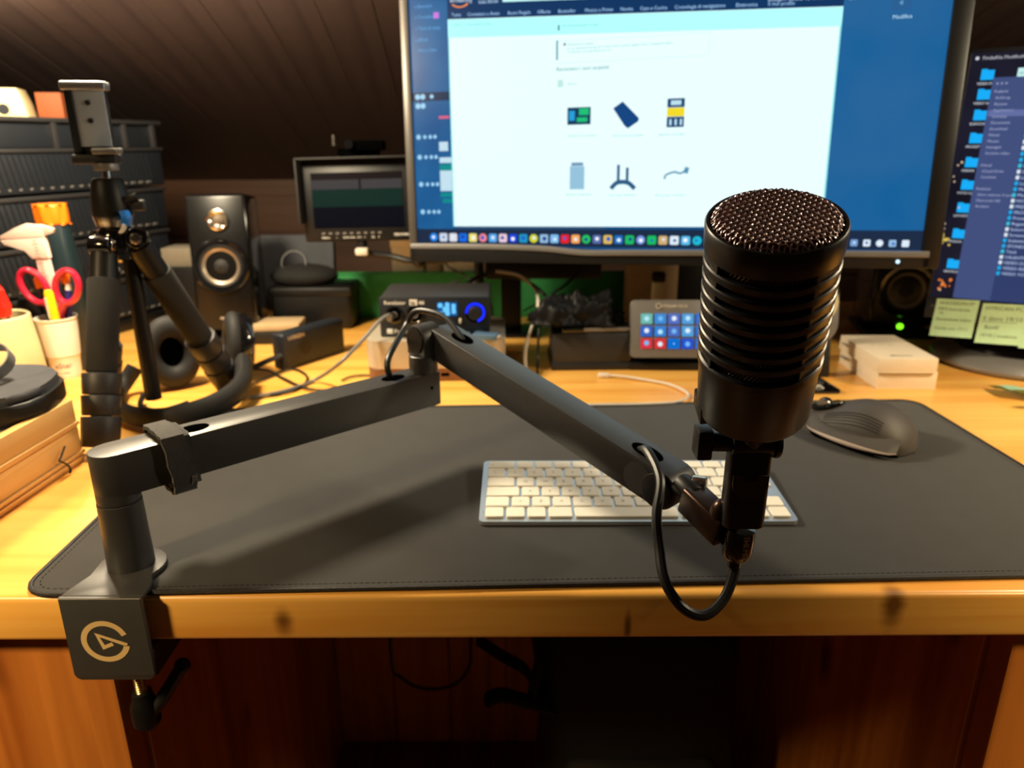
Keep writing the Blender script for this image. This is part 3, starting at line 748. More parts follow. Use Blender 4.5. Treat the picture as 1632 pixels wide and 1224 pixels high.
scr_text(scn, [('Scopri tutte le offerte', .503, .3238, .0088)], (190, 222, 255), 1., warp=True)
scr_text(scn, [('Home > I miei acquisti recenti', .079, .3065, .0046), ('Account personale e ordini', .236, .3010, .0046)], (120, 196, 200), 1., warp=True)
scr(scn, 'bookmark_mark', (16, 70, 96), [(.2305, .2965, .2325, .3035)], 1., y=-.0014, warp=WARP)
scr(scn, 'notice_bar', (16, 134, 150), [(.2283, .262, .2305, .287)], 1., y=-.0014)
scr(scn, 'notice_frame', (206, 240, 240), [(.2305, .2855, .434, .2862), (.2305, .2575, .434, .2582), (.4333, .2575, .434, .2862)], 1., y=-.0013)
scr(scn, 'notice_dot', (16, 84, 110), [(.2385, .280, .2415, .283)], 1., y=-.0014)
scr_text(scn, [('Valutazione acquisti', .2435, .2795, .0046), ('La tua opinione aiuta gli altri clienti a fare acquisti migliori e piu consapevoli online', .2435, .2745, .0043), ('Condividi la tua esperienza con noi', .2435, .2700, .0043)], (120, 206, 206), 1.)
scr_text(scn, [('Recensisci i tuoi acquisti', .2285, .2475, .0075)], (30, 150, 150), 1., name='heading')
scr_text(scn, [('Utente', .2435, .2285, .005)], (150, 210, 205), 1.)
scr(scn, 'avatar', (196, 236, 230), [(.2305, .2265, .2385, .236)], 1., y=-.0014)
# product pictures
def pic(c, parts):
    for rgb, rects in parts: scr(scn, 'product_picture', rgb, [(c[0]+a, c[1]+b, c[0]+c_, c[1]+d) for a, b, c_, d in rects], 1., y=-.0015)
pic((.2613, .1876), [((20, 60, 92), [(-.0165, -.0115, .0165, .0115)])])
scr(scn, 'product_picture', (34, 190, 120), [(.2613+a, .1876+b, .2613+c_, .1876+d) for a, b, c_, d in [(.0, .001, .014, .010), (-.003, -.008, .012, -.002)]], 1., y=-.0017)
scr(scn, 'product_picture', (40, 160, 220), [(.2613-.014, .1876-.006, .2613-.006, .1876+.007)], 1., y=-.0017)
m = MB(); c0 = V((.327, .188))
P = [c0+V(p) for p in ((-.018, .008), (-.005, .0165), (.018, -.006), (.017, -.010), (.003, -.019), (-.002, -.015))]
m._new([(p.x, -.0015, p.y) for p in P], [tuple(range(6))]); m.obj('product_picture', glow('pic_navy', (22, 70, 130), 1.), scn, recalc=False)
pic((.3941, .1874), [((16, 66, 116), [(-.0115, -.0185, .0115, -.005), (-.0115, .007, .0115, .0185)]), ((244, 220, 40), [(-.0115, -.0045, .0115, .0065)])])
scr(scn, 'product_picture', (190, 226, 240), [(.3941+a, .1874+b, .3941+c_, .1874+d) for a, b, c_, d in [(-.008, -.016, -.005, -.008), (-.001, -.016, .002, -.008), (.006, -.016, .009, -.008), (-.007, .010, .007, .016)]], 1., y=-.0017)
pic((.2597, .107), [((150, 196, 222), [(-.0105, -.019, .0105, .013)]), ((110, 150, 184), [(-.0085, .0135, .0085, .018)])])
m = MB(); m.tube([(.3085, -.0015, .0885), (.316, -.0015, .0960), (.325, -.0015, .0975), (.334, -.0015, .0955), (.342, -.0015, .0880)], .003, 6, flat=.02, up=(0, 1, 0))
Q(m, .3165, .098, .3205, .121, y=-.0015); Q(m, .3290, .098, .3330, .117, y=-.0015); m.obj('product_picture', glow('pic_steel', (44, 92, 134), 1.), scn)
m = MB(); m.tube([(.383, -.0015, .1005), (.3845, -.0015, .106), (.396, -.0015, .110), (.404, -.0015, .108), (.412, -.0015, .113)], .0013, 6, flat=.02, up=(0, 1, 0)); m.tube([(.411, -.0015, .108), (.413, -.0015, .116)], .003, 6, flat=.02, up=(0, 1, 0)); m.obj('product_picture', glow('pic_light', (90, 150, 184), 1.), scn)
scr_text(scn, [('Scheda di rete wireless', .245, .1600, .0045), ('Disco esterno portatile', .309, .1585, .0045), ('Batterie ricaricabili', .373, .1582, .0045), ('Barattolo alimentare', .244, .0795, .0045), ('Cavo audio bilanciato', .305, .0782, .0045), ('Braccio per microfono', .371, .0775, .0045)], (130, 214, 206), 1., name='caption')
# left tool panel
scr_text(scn, [('v Elementi', .0215, .3405, .0062), ('v Transizioni', .0215, .3265, .0062), ('v Titoli di testa', .0215, .3115, .0062), ('v Effetti', .0215, .2965, .0062), ('Filtro video', .0245, .2825, .0062)], (110, 178, 232), 1., name='tool_text')
scr(scn, 'tool_badge', (206, 120, 230), [(.050, .3255, .058, .3335)], 1., y=-.0015)
dots = MB()
def dot(mb, x, z, r, y=-.0015): mb._new([(x+r*cos(2*pi*i/12), y, z+r*sin(2*pi*i/12)) for i in range(12)], [tuple(range(12))])
for z in (.1655, .1368, .0975, .0570):
    for k, x in enumerate((.020, .030, .0385, .046)): dot(dots, x+(.165-z)*.02, z, .0036 if k == 0 else .0028)
for z in (.2215, .2090): dot(dots, .021, z, .004); dot(dots, .029, z, .004)
dot(dots, .043, .2215, .003)
tag(dots.obj('tool_dots', glow('tool_dot', (160, 214, 246), 1.), scn, recalc=False), kind='stuff')
scr(scn, 'tool_strip', (16, 46, 84), [(.0125, .2155, .0708, .2275)], .9, y=-.0011)
scr(scn, 'clip_mark', (230, 96, 130), [(.053, .1905, .069, .1940)], 1., y=-.0015)
scr(scn, 'clip_white', (196, 226, 240), [(.052, .145, .066, .158), (.052, .128, .0708, .136), (.052, .0875, .0708, .117)], 1., y=-.0015)
scr(scn, 'clip_green', (10, 140, 140), [(.052, .117, .0708, .126), (.052, .079, .0708, .085), (.055, .070, .0708, .076)], 1., y=-.0015)
# right strip
scr(scn, 'tool_tile', (44, 96, 148), [(.650, .298, .672, .318)], 1., y=-.0012)
scr_text(scn, [('Modifica', .652, .2885, .0066)], (190, 232, 250), 1.)
scr_text(scn, [('e', .6585, .3045, .009)], (130, 190, 230), 1.)
scr(scn, 'tool_mark', (220, 80, 120), [(.612, .3145, .622, .3165)], 1., y=-.0014); scr(scn, 'tool_mark', (220, 226, 240), [(.600, .3140, .610, .3160)], 1., y=-.0014)
# dock
scr(scn, 'dock', (34, 50, 78), [(.0125, .006, .718, .0315)], .8, y=-.0011)
cols = [(40, 140, 240), (210, 220, 236), (226, 226, 236), (24, 110, 232), (238, 226, 120), (244, 140, 150), (90, 170, 238), (236, 206, 226), (30, 70, 220), (30, 150, 200), (214, 214, 40), (150, 190, 226), (130, 190, 240), (236, 34, 44), (250, 170, 90), (40, 196, 96), (90, 110, 170), (226, 190, 90), (30, 110, 190), (30, 190, 100), (120, 150, 226), (26, 190, 96), (212, 176, 120), (220, 238, 250), (90, 190, 240), (30, 190, 214), (24, 110, 200), (200, 210, 220), (150, 150, 236), (60, 190, 230)]
for k in range(43):
    x = .0387+.01571*k; z = .0192-.0045*(x-.0387)/.66
    if k >= 34: c_ = random.choice([(150, 190, 226), (60, 150, 226), (220, 236, 250), (120, 160, 210)])
    else: c_ = cols[k % len(cols)]
    w = .0062 if k < 34 else .0045
    m = MB(); r_ = rrect(2*w, 2*w, w*.35 if k % 5 else w*.98, 4, (x, z)); m._new([(p[0], -.0015, p[1]) for p in r_], [tuple(range(len(r_)))])
    ic = m.obj('app_icon', glow('px_%d_%d_%d_100' % c_, c_, 1.), scn, recalc=False)
    g = MB(); dot(g, x+random.uniform(-.001, .001), z+random.uniform(-.001, .001), w*random.uniform(.3, .5), y=-.0017)
    g.obj('icon_glyph', glow('glyph_%d' % (k % 4), [(250, 250, 255), (40, 90, 200), (220, 240, 255), (30, 60, 140)][k % 4], 1.), ic, recalc=False)
m = MB(); dot(m, .6905, -.0085, .0026, y=-.0078); m.obj('power_light', glow('power_blue', (200, 236, 255), 1.6), mon, recalc=False)
MB().cbox((.50, .045, .16), (.16, .04, .12), .01).obj('stand_head', 'black_plastic', mon)
# stand: neck and foot
nb = M1 @ V((.50, .075, .10)); 
MB().box((nb.x-.018, nb.y-.012, .012), (nb.x+.04, nb.y+.012, nb.z+.12), .006).obj('stand_neck', 'black_plastic', mon, world=True)
MB().box((nb.x-.020, nb.y-.012, 0), (nb.x+.12, nb.y+.13, .012), .005).obj('stand_foot', 'black_plastic', mon, world=True)

# ------------------------------------------------------------------ second monitor
M2 = screen_matrix((.6256, .6000, .0836), (.85465, -.5192, 0), (-.0111, -.0185, .9998))
m2 = thing('monitor', 'smaller dark monitor at the right edge showing desktop folders, sticky notes on its bezel', 'monitor', M=M2)
W2 = .52
MB().box((0, .003, -.012), (W2, .03, .352), .005).obj('back_shell', 'black_plastic', m2)
MB().box((0, -.002, .3475), (W2, .006, .3525), .001).obj('bezel', 'charcoal', m2)
MB().box((0, -.002, -.012), (.0035, .006, .3525), .001).obj('bezel', 'black_plastic', m2)
MB().box((0, -.003, -.012), (W2, .006, .0195), .001).obj('chin', 'charcoal', m2)
m = MB().mesh(text_mesh('LG', .006), Matrix.Translation((.0075, -.0033, .005)) @ Matrix(((1, 0, 0, 0), (0, 0, -1, 0), (0, 1, 0, 0), (0, 0, 0, 1)))); m.obj('lettering', 'anodised_grey', m2, recalc=False)
glow_noise('night_wall', (22, 22, 34), (40, 38, 56), 9, .8)
m = MB(); Q(m, .0035, .0195, W2-.004, .3475, y=-.0005); s2 = m.obj('screen', MATS['night_wall'], m2, recalc=False)
scr_text(s2, [('Finder', .0165, .3390, .0062), ('File', .0310, .3390, .0058), ('Modifica', .0405, .3390, .0058), ('Vista', .0595, .3390, .0058), ('Vai', .0725, .3390, .0058), ('Finestra', .082, .3390, .0058)], (206, 206, 214), .9, name='menu_text')
m = MB(); dot(m, .0105, .3410, .0022); m.obj('menu_mark', glow('menu_mark', (220, 220, 226), .9), s2, recalc=False)
names = ['VIDEO DA FARE', 'VIDEO NUOVI', 'ELENCHI VIDEO', 'PROGETTI 24', 'ORDINI', 'FOTO CLIENTI', 'LAVORO', 'MUSICA', 'GRAFICA']
zs = [.3205, .2960, .2700, .2405, .2090, .1790, .1480, .1120, .0690]
for z, nm in zip(zs, names):
    m = MB(); x = .0255; m._new([(x+a, -.0010, z+b) for a, b in ((-.0075, -.0065), (.0075, -.0065), (.0075, .0055), (.0, .0055), (-.001, .007), (-.0075, .007))], [tuple(range(6))])
    fo = m.obj('folder_icon', glow('folder', (24, 170, 244), 1.05), s2, recalc=False)
    scr_text(fo, [(nm, x-.0105, z-.0125, .0044)], (226, 232, 240), 1., y=-.0011)
scr(s2, 'file_icon', (196, 240, 236), [(.0585, .3165, .068, .3270)], 1., y=-.0010)
scr_text(s2, [('xls', .0605, .3195, .0045)], (30, 110, 120), 1., y=-.0013)
win = scr(s2, 'window', (70, 84, 132), [(.0325, .0205, .0785, .3165)], .9, y=-.0016)
scr(s2, 'window_list', (52, 66, 112), [(.0785, .0205, .42, .3165)], .9, y=-.0016)
scr(win, 'selection', (104, 116, 170), [(.0340, .2680, .0760, .2760)], .9, y=-.0019)
dm2 = MB()
for x in (.0385, .0435, .0485): dot(dm2, x, .3090, .0014, y=-.0019)
tag(dm2.obj('window_buttons', glow('win_btn', (150, 156, 190), .9), win, recalc=False), kind='stuff')
side = ['Preferiti', '  AirDrop', '  Recenti', '  Applicazioni', '  Scrivania', '  Documenti', '  Download', '  Filmati', '  Musica', '  Immagini', '  Archivio video', '', 'iCloud', '  iCloud Drive', '  Condivisi', '', 'Posizioni', '  Disco esterno 4 tera', '  Macintosh HD', '  Archivio']
scr_text(win, [(t, .0365, .2975-.0078*i, .0048) for i, t in enumerate(side) if t], (176, 184, 216), .95, y=-.0019, name='sidebar_text')
rows_ = ['Anno 2023', 'Appunti vari', 'Audio', 'Backup progetti', 'Canzoni', 'Clip da montare', 'Copertine', 'Documenti', 'Esportati', 'Foto prodotto', 'Grafiche', 'Interviste', 'Intro canale', 'Listino', 'Loghi', 'Modelli', 'Montaggi', 'NOTE VIDEO', 'PRESET', 'PROGETTI', 'Preventivi', 'Registrazioni', 'Schermate', 'Screenshot', 'Scalette', 'SFONDI', 'Titoli', 'VALENTINA FOTO', 'VIDEO DA FARE', 'VIDEO REEL', 'VIDEO YOUTUBE']
for i, t in enumerate(rows_):
    z = .2870-.00762*i
    ic = scr(s2, 'list_icon', [(30, 170, 230), (220, 232, 244), (60, 190, 220)][(i*7 % 5) % 3], [(.0795, z-.0005, .0835, z+.0045)], 1., y=-.0019)
    scr_text(ic, [(t, .0855, z, .0058)], (190, 206, 240), 1., y=-.0019)
sk = MB()
random.seed(11)
for (x, z, r) in [(.010, .205, .0012), (.014, .209, .0016), (.007, .190, .0011), (.009, .183, .0012), (.0065, .125, .0012), (.007, .118, .001), (.020, .148, .0014), (.0145, .0305, .0016), (.016, .040, .001)]: dot(sk, x, z, r, y=-.0010)
tag(sk.obj('city_lights', glow('city', (226, 200, 160), .9), s2, recalc=False), kind='stuff')
sk = MB()
for k in range(9): dot(sk, .008+random.uniform(-.003, .011), .100+random.uniform(-.006, .010), random.uniform(.0012, .0026), y=-.0010)
tag(sk.obj('city_lights', glow('city_gold', (230, 200, 90), .9), s2, recalc=False), kind='stuff')
sk = MB()
for k in range(10): dot(sk, .016+random.uniform(-.008, .010), .038+random.uniform(-.007, .008), random.uniform(.001, .0024), y=-.0010)
tag(sk.obj('city_lights', glow('city_orange', (240, 130, 50), .95), s2, recalc=False), kind='stuff')
# foot
bc = V((.775, .604, .0004))
MB().lathe([(.108, 0), (.112, .003), (.113, .007), (.110, .012), (.098, .019), (.082, .0235), (.080, .024)], 64, Matrix.Translation(bc)).obj('stand_foot', 'anodised_grey', m2, world=True)
MB().lathe([(.081, .0235), (.079, .028), (.066, .034), (.03, .0375), (.001, .038)], 56, Matrix.Translation(bc)).obj('stand_plate', 'black_gloss', m2, world=True)
nc = M2 @ V((.20, .05, .1))
MB().tube([bc+V((.01, .01, .03)), bc+V((.03, -.005, .08)), V((nc.x, nc.y, .14)), V((nc.x, nc.y, .22))], .02, 16, flat=.7).obj('stand_neck', 'black_plastic', m2, world=True)
# sticky notes hang from the bezel
def note(x0, z0, w, lines, label, lean=.08, h=.0535):
    t = thing('sticky_note', label, 'sticky note', M=M2 @ Matrix.Translation((x0, -.0034, z0)) @ Matrix.Rotation(radians(-2.5), 4, 'Y'), group='pale green sticky notes on the right monitor')
    m = MB(); 
    def nf(a, b, off=0.): return (w*a-.0045*b, -.010*b*b-off, -h*b)
    m.grid(lambda a, b: nf(a, b), 6, 10); m.grid(lambda a, b: nf(a, b, .0003), 6, 10)
    m.obj('paper', 'note_green', t, sharp=80)
    for (tx, sx_, sz_, size) in lines:
        lm = MB(); me = text_mesh(tx, size); 
        vv = []
        for v in me.vertices:
            b = (sz_-v.co.y)/h; p = nf(0, b, .0006); vv.append((sx_+v.co.x+p[0], p[1], -h*b))
        lm._new(vv, [tuple(p.vertices) for p in me.polygons]); lm.obj('handwriting', 'note_ink', t, recalc=False)
    return t
note(.0135, .0175, .0535, [('WATERDROP', .004, .008, .0072), ('MP3 borraccia', .004, .0165, .0068), ('16', .006, .022, .006), ('Recensione video', .004, .031, .0062), ('Uscita ore 17/11', .005, .044, .0062)], 'left of two pale green sticky notes with pencil writing, nearest the speaker')
t_ = note(.0712, .0168, .0545, [('HYRICAN PC', .004, .009, .0078), ('li devo 19/10', .004, .024, .0090), ('_________', .003, .025, .0095), ('Bonfif', .008, .036, .0075), ('19/10 | scadenza', .004, .047, .0068)], 'sticky note with 19/10 and an underline on the right monitor bezel', h=.056)
note(.1245, .0120, .05, [], 'third pale green sticky note cut off by the right edge of the picture', h=.052)

# ------------------------------------------------------------------ small field monitor on an arm
fm_c = aty(570, 319, .76)
Mf = Matrix.Translation(fm_c) @ Matrix.Rotation(radians(-3), 4, 'Z') @ Matrix.Rotation(radians(-4), 4, 'X') @ Matrix.Rotation(radians(-1.2), 4, 'Y')
fm = thing('field_monitor', 'small black camera monitor with sun hood left of the big monitor', 'monitor', M=Mf)
fw, fh = .186, .132
MB().box((-fw/2, 0, -fh/2), (fw/2, .022, fh/2), .004).obj('case', 'black_plastic', fm)
MB().box((-fw/2+.018, -.0006, -fh/2+.022), (fw/2-.018, .0004, fh/2-.022)).obj('screen', 'screen_dark', fm)
_fs = bpy.data.objects[[o.name for o in fm.children if o.name.startswith('screen')][0]]
for rgb, r_ in (((34, 24, 25), (-.0745, .0328, .0745, .0435)), ((74, 70, 70), (-.0745, .018, .004, .0328)), ((74, 70, 70), (.007, .018, .0745, .0328)), ((20, 50, 42), (-.0745, -.010, .0745, .018)), ((11, 14, 24), (-.0745, -.0435, .0745, -.010))):
    scr(_fs, 'camera_image', rgb, [r_], .8, y=-.0009)
for a, b in (((-fw/2, -.022, fh/2-.002), (fw/2, 0, fh/2+.001)), ((-fw/2-.001, -.020, -fh/2+.03), (-fw/2+.002, 0, fh/2)), ((fw/2-.002, -.020, -fh/2+.03), (fw/2+.001, 0, fh/2))):
    MB().box(a, b, .0008).obj('hood_panel', 'soft_black', fm)
for k in range(9): MB().cbox((-fw/2+.032+.0118*k, -.0006, -fh/2+.0135), (.006, .002, .0028), .0006, seg=1).obj('button', 'anodised_grey', fm)
m = MB()
for k, t in enumerate(('MENU', '<', '>', 'HDMI', 'VGA', 'AV1', 'F', 'OK', 'P')): m.mesh(text_mesh(t, .0042), Matrix.Translation((-fw/2+.029+.0118*k, -.0008, -fh/2+.0052)) @ Matrix(((1, 0, 0, 0), (0, 0, -1, 0), (0, 1, 0, 0), (0, 0, 0, 1))))
m.mesh(text_mesh('FEELWORLD', .0048, .0001), Matrix.Translation((fw/2-.036, -.0008, -fh/2+.0085)) @ Matrix(((1, 0, 0, 0), (0, 0, -1, 0), (0, 1, 0, 0), (0, 0, 0, 1))))
m.obj('lettering', 'print_white', fm, recalc=False)
MB().cyl((0, .011, -fh/2-.018), (0, .011, -fh/2), .008, n=18).obj('mount_stem', 'black_plastic', fm)
p0 = aty(566, 402, .77); p1 = aty(668, 416, .77)
ar = MB().tube([p0, aty(620, 408, .775), p1, p1+V((.12, .02, .004))], .0055, 10); ar.ell(p1, (.012, .012, .012)); ar.obj('support_arm', 'black_plastic', fm, world=True)
MB().cyl(p1+V((.1, .02, 0)), V((p1.x+.1, p1.y+.02, 0)), .008, n=16).obj('support_post', 'black_plastic', fm, world=True)
q = aty(577, 401, .755)
MB().cbox(q, (.021, .014, .012), .003).obj('clamp_tab', 'label_white', fm, world=True)
# webcam-like gear on top
wc = aty(565, 232, .80)
w = thing('action_camera', 'small dark camera mount above the field monitor', 'camera', wc)
MB().cbox(wc+V((.02, 0, 0)), (.06, .03, .016), .004).obj('body', 'hole_black', w, world=True)
MB().cyl(aty(532, 222, .79)-V((0, 0, .01)), aty(532, 215, .79), .004, n=12).obj('thumb_screw', 'chrome', w, world=True)
MB().cyl(wc+V((-.005, -.016, .002)), wc+V((-.005, -.022, .002)), .007, n=20).obj('lens', 'black_gloss', w, world=True)
MB().box(wc+V((-.03, .0, -.075)), wc+V((.04, .012, -.005)), .002).obj('bracket', 'hole_black', w, world=True)

# ------------------------------------------------------------------ letter tray tower (left)
fx = V((.1, .3, 0)).normalized(); oyaw = atan2(fx.y, fx.x)
far = V((-.640, .97, 0)); OLEN = .43
ot = thing('drawer_tower', 'black plastic drawer tower with diagonal ribbed sides behind the tripod', 'drawers', far-fx*OLEN, oyaw)
OD = .25
lev = [.012, .020, .094, .170, .246, .317, .363]
for i in range(1, 5):
    a, b = lev[i], lev[i+1]
    dr = MB().box((.0, .004, a+.004), (OLEN-.004-.006*(4-i), OD, b-.003), .003).obj('drawer', 'charcoal', ot)
    MB().box((-.002, -.001, b-.006), (OLEN-.002-.006*(4-i), OD+.002, b), .0015).obj('rail', 'dark_grey', ot)
    rb = MB()
    n = 40
    for k in range(n):
        x0 = .004+k*(OLEN-.03)/n
        rb.prism([(x0, a+.016), (x0+.0022, a+.016), (x0-.009+.0022, b-.009), (x0-.009, b-.009)] if k else [(x0, a+.016), (x0+.0022, a+.016), (x0+.0022, b-.009), (x0, b-.009)], -.004, -.0022, M=Matrix(((1, 0, 0, 0), (0, 0, -1, 0), (0, 1, 0, 0), (0, 0, 0, 1))))
    tag(rb.obj('rib_pattern', 'charcoal', dr), kind='stuff')
    ds = MB()
    for k in range(21): ds.cyl((.02+k*.0185, .004, a+.011), (.02+k*.018, .0022, a+.011), .0018, n=8)
    tag(ds.obj('rivet_row', 'anodised_grey', dr), kind='stuff')
MB().box((-.002, -.001, 0), (OLEN-.03, OD, .021), .002).obj('plinth', 'black_plastic', ot)
MB().box((-.004, -.003, .356), (OLEN, OD+.004, .363), .002).obj('top_rim', 'dark_grey', ot)
MB().box((0, .006, .318), (OLEN-.006, OD, .356), .001).obj('top_tray', 'charcoal', ot)
for x in (.06, .20, .34, .405): MB().box((x, -.001, .317), (x+.009, .008, .358), .001).obj('divider', 'dark_grey', ot)
MB().box((-.008, -.006, 0), (.004, .01, .317), .002).obj('corner_post', 'dark_grey', ot)
TL = TM[ot.name]
p = TL @ V((.205, .07, .3635))
c = thing('paper_block', 'cream paper block on top of the drawer tower at the left edge', 'paper', (p.x, p.y, p.z), radians(20))
MB().prism([(-.10, 0), (.020, 0), (.017, .022), (.010, .043), (-.10, .043)], -.03, .03, M=Matrix(((1, 0, 0, 0), (0, 0, -1, 0), (0, 1, 0, 0), (0, 0, 0, 1))), bev=.001).obj('sheets', 'cream_plastic', c)
MB().cyl((-.012, -.031, .012), (-.012, -.030, .012), .008, n=16).obj('sticker', 'charcoal', c)
p = TL @ V((.262, .06, .3635))
MB().box((-.018, -.02, 0), (.02, .02, .040), .0012).obj('carton', 'orange_card')
o = bpy.data.objects['carton']; o.location = p; o.rotation_euler = (0, 0, radians(15)); tag(o, 'small orange-brown carton on top of the drawer tower behind the phone clamp', 'box')

# ------------------------------------------------------------------ tripod with phone clamp
H = V((-.432, .362, .222))
tp = thing('tripod', 'black tabletop tripod with foam legs and a metal phone clamp', 'tripod', (H.x, H.y, 0))
def leg(top, foot, foam0=.17, foam1=.62, r=.0163):
    top, foot = V(top), V(foot); L = foot-top; d = L.normalized()
    g = MB().cyl(top, top+L*foam0, r*.82, r*.86, n=24); o = g.obj('leg', 'black_plastic', tp, world=True)
    MB().cyl(top+L*foam0, top+L*foam1, r, r*.97, n=28, bev=.0015).obj('foam_grip', 'foam_grip', o)
    bpy.data.objects[o.name]
    lo = MB()
    lo.cyl(top+L*foam1, foot-d*.006, r*.68, r*.6, n=20); lo.obj('lower_tube', 'black_plastic', o)
    for a, b in ((.605, .71), (.715, .815), (.82, .97)): MB().cyl(top+L*a, top+L*b, r*1.22, r*1.16, n=12, bev=.001).obj('leg_lock', 'dark_grey', o)
    MB().ell(foot-d*.004, (.009, .009, .004)).obj('foot', 'soft_black', o)
    for ch in o.children: ch.data.transform(TM[tp.name].inverted())
    return o
leg((-.4375, .340, .208), (-.4365, .262, .004), .13, .60)
leg((-.408, .360, .215), (-.375, .487, .004), .16, .74, .0165)
leg((-.452, .372, .212), (-.520, .430, .004), .13, .60, .0160)
hb = MB().lathe([(.010, .196), (.018, .200), (.021, .208), (.021, .222), (.019, .230), (.016, .234)], 28, Matrix.Translation((H.x, H.y, 0))); hb.obj('hub', 'black_gloss', tp, world=True)
for t_, dv in (((-.4375, .340, .208), (0, -1)), ((-.408, .360, .215), (.9, .3)), ((-.452, .372, .212), (-.9, .4))):
    d_ = V((dv[0], dv[1], 0)).normalized(); w_ = V((-d_.y, d_.x, 0)); c_ = V(t_)+V((0, 0, .008))
    MB().cyl(c_-w_*.0115, c_+w_*.0115, .0115, n=24, bev=.001).obj('leg_shoulder', 'black_gloss', tp, world=True)
    for sg_ in (-1, 1): MB().cyl(c_+w_*sg_*.0112, c_+w_*sg_*.0135, .0062, n=20, bev=.0006).obj('hinge_bolt', 'chrome', tp, world=True)
MB().cyl((H.x+.006, H.y+.01, .20), (H.x+.006, H.y+.01, .028), .0085, .0095, n=20).obj('centre_column', 'black_plastic', tp, world=True)
MB().lathe([(.0135, .234), (.0185, .236), (.019, .240), (.0205, .246), (.0205, .2475)], 32, Matrix.Translation((H.x, H.y, 0))).obj('column_collar', 'chrome', tp, world=True)
MB().lathe([(.0200, .2475), (.0203, .252), (.0192, .268), (.0165, .284), (.0145, .287), (.006, .2875)], 36, Matrix.Translation((H.x, H.y, 0))).obj('ball_head', 'black_plastic', tp, world=True)
MB().cyl((H.x, H.y, .284), (H.x+.0006, H.y, .302), .0042, n=16).obj('ball_stem', 'chrome', tp, world=True)
MB().tube([(H.x+.018, H.y-.004, .262), (H.x+.026, H.y-.006, .266), (H.x+.033, H.y-.006, .268)], .0042, 10).obj('lock_lever', 'black_plastic', tp, world=True)
MB().cbox((H.x+.03, H.y+.0, .258), (.016, .010, .012), .003).obj('lock_knob', 'dark_grey', tp, world=True)
tg = MB().tube([(H.x+.021, H.y-.016, .253), (H.x+.0245, H.y-.019, .246), (H.x+.022, H.y-.019, .238)], .0056, 8, flat=.35); tg.obj('tag_ribbon', 'blue_tag', tp, world=True)
tg = MB().tube([(H.x+.022, H.y-.0195, .240), (H.x+.019, H.y-.0195, .234), (H.x+.016, H.y-.019, .231)], .0052, 8, flat=.35); tg.obj('tag_ribbon', 'white_plastic', tp, world=True)
# phone clamp
Mpc = Matrix.Translation((H.x, H.y, 0)) @ Matrix.Rotation(radians(10), 4, 'Z')
pc = MB().box((-.028, -.012, .302), (.016, .012, .312), .002, M=Mpc).obj('clamp_foot', 'dark_grey', tp, world=True)
MB().box((-.024, -.003, .310), (.013, .006, .379), .0015, M=Mpc).obj('clamp_back', 'dark_grey', tp, world=True)
fpn = MB().box((-.0185, -.0045, .320), (.0125, -.0028, .376), .0005, M=Mpc).obj('clamp_plate', 'blue_steel', tp, world=True)
for z in (.364, .346): MB().cyl(Mpc @ V((-.0045, -.0058, z)), Mpc @ V((-.0045, -.0043, z)), .0026, n=14).obj('screw_head', 'dark_grey', tp, world=True)
MB().box((-.0275, -.012, .376), (.0165, .008, .385), .002, M=Mpc).obj('upper_jaw', 'aluminium', tp, world=True)
MB().box((-.005, -.020, .312), (.0205, .004, .3185), .002, M=Mpc).obj('lower_jaw', 'anodised_grey', tp, world=True)
MB().box((-.0255, -.008, .312), (-.0185, .005, .378), .001, M=Mpc).obj('clamp_rail', 'charcoal', tp, world=True)
MB().cyl((H.x+.004, H.y-.004, .295), (H.x+.004, H.y-.004, .303), .0125, n=24, bev=.001).obj('lock_ring', 'anodised_grey', tp, world=True)

# ------------------------------------------------------------------ pen cup and what stands in it
CB = V((-.640, .552, 0))
cup = thing('plastic_cup', 'white ribbed plastic cup holding scissors and a yellow marker', 'cup', CB)
prof = [(.001, .0), (.0185, .0), (.0190, .002), (.0212, .030), (.0216, .032)]
z = .034
for k in range(13): prof += [(.0220+.0003*k, z), (.0230+.0003*k, z+.0018), (.0222+.0003*k, z+.0036)]; z += .0038
prof += [(.0262, .086), (.0275, .0875), (.0275, .0895), (.0258, .0895), (.0235, .07), (.0195, .004), (.001, .0035)]
MB().lathe(prof, 40, cap=False).obj('body', 'cup_white', cup)
for t, zz, sz_ in (('eStar', .018, .0105), ('the coffee', .009, .0045)):
    me = text_mesh(t, sz_); vv = []
    for v in me.vertices:
        a = radians(-62)+(v.co.x-.012)/.021; r = .0203+.0006+(zz+v.co.y-.02)*.085; vv.append((r*cos(a), r*sin(a), zz+v.co.y))
    m = MB(); m._new(vv, [tuple(p.vertices) for p in me.polygons]); m.obj('lettering', 'print_dark', cup, recalc=False)
def yM(p, lean=0., spin=0.): return Matrix.Translation(V(p)) @ Matrix.Rotation(radians(spin), 4, 'Z') @ Matrix.Rotation(radians(lean), 4, 'Y')
XZ = Matrix(((1, 0, 0, 0), (0, 0, -1, 0), (0, 1, 0, 0), (0, 0, 0, 1)))
cm = yM(CB+V((.004, .006, .012)), -3.5, -8)
ca = thing('caliper', 'pale plastic caliper standing in the white cup', 'caliper', M=cm)
MB().prism([(-.0105, .0), (.0105, 0), (.0105, .185), (-.0105, .185)], -.002, .002, M=XZ, bev=.0005).obj('beam', 'caliper_pink', ca)
MB().prism([(.012, .205), (-.012, .208), (-.030, .203), (-.056, .193), (-.057, .1885), (.012, .1885)], -.0025, .0025, M=XZ, bev=.0005).obj('fixed_jaw', 'caliper_pink', ca)
MB().prism([(.012, .1875), (-.056, .1872), (-.052, .181), (-.022, .172), (-.014, .160), (.012, .160)], -.0035, .0035, M=XZ, bev=.0005).obj('sliding_jaw', 'caliper_pink', ca)
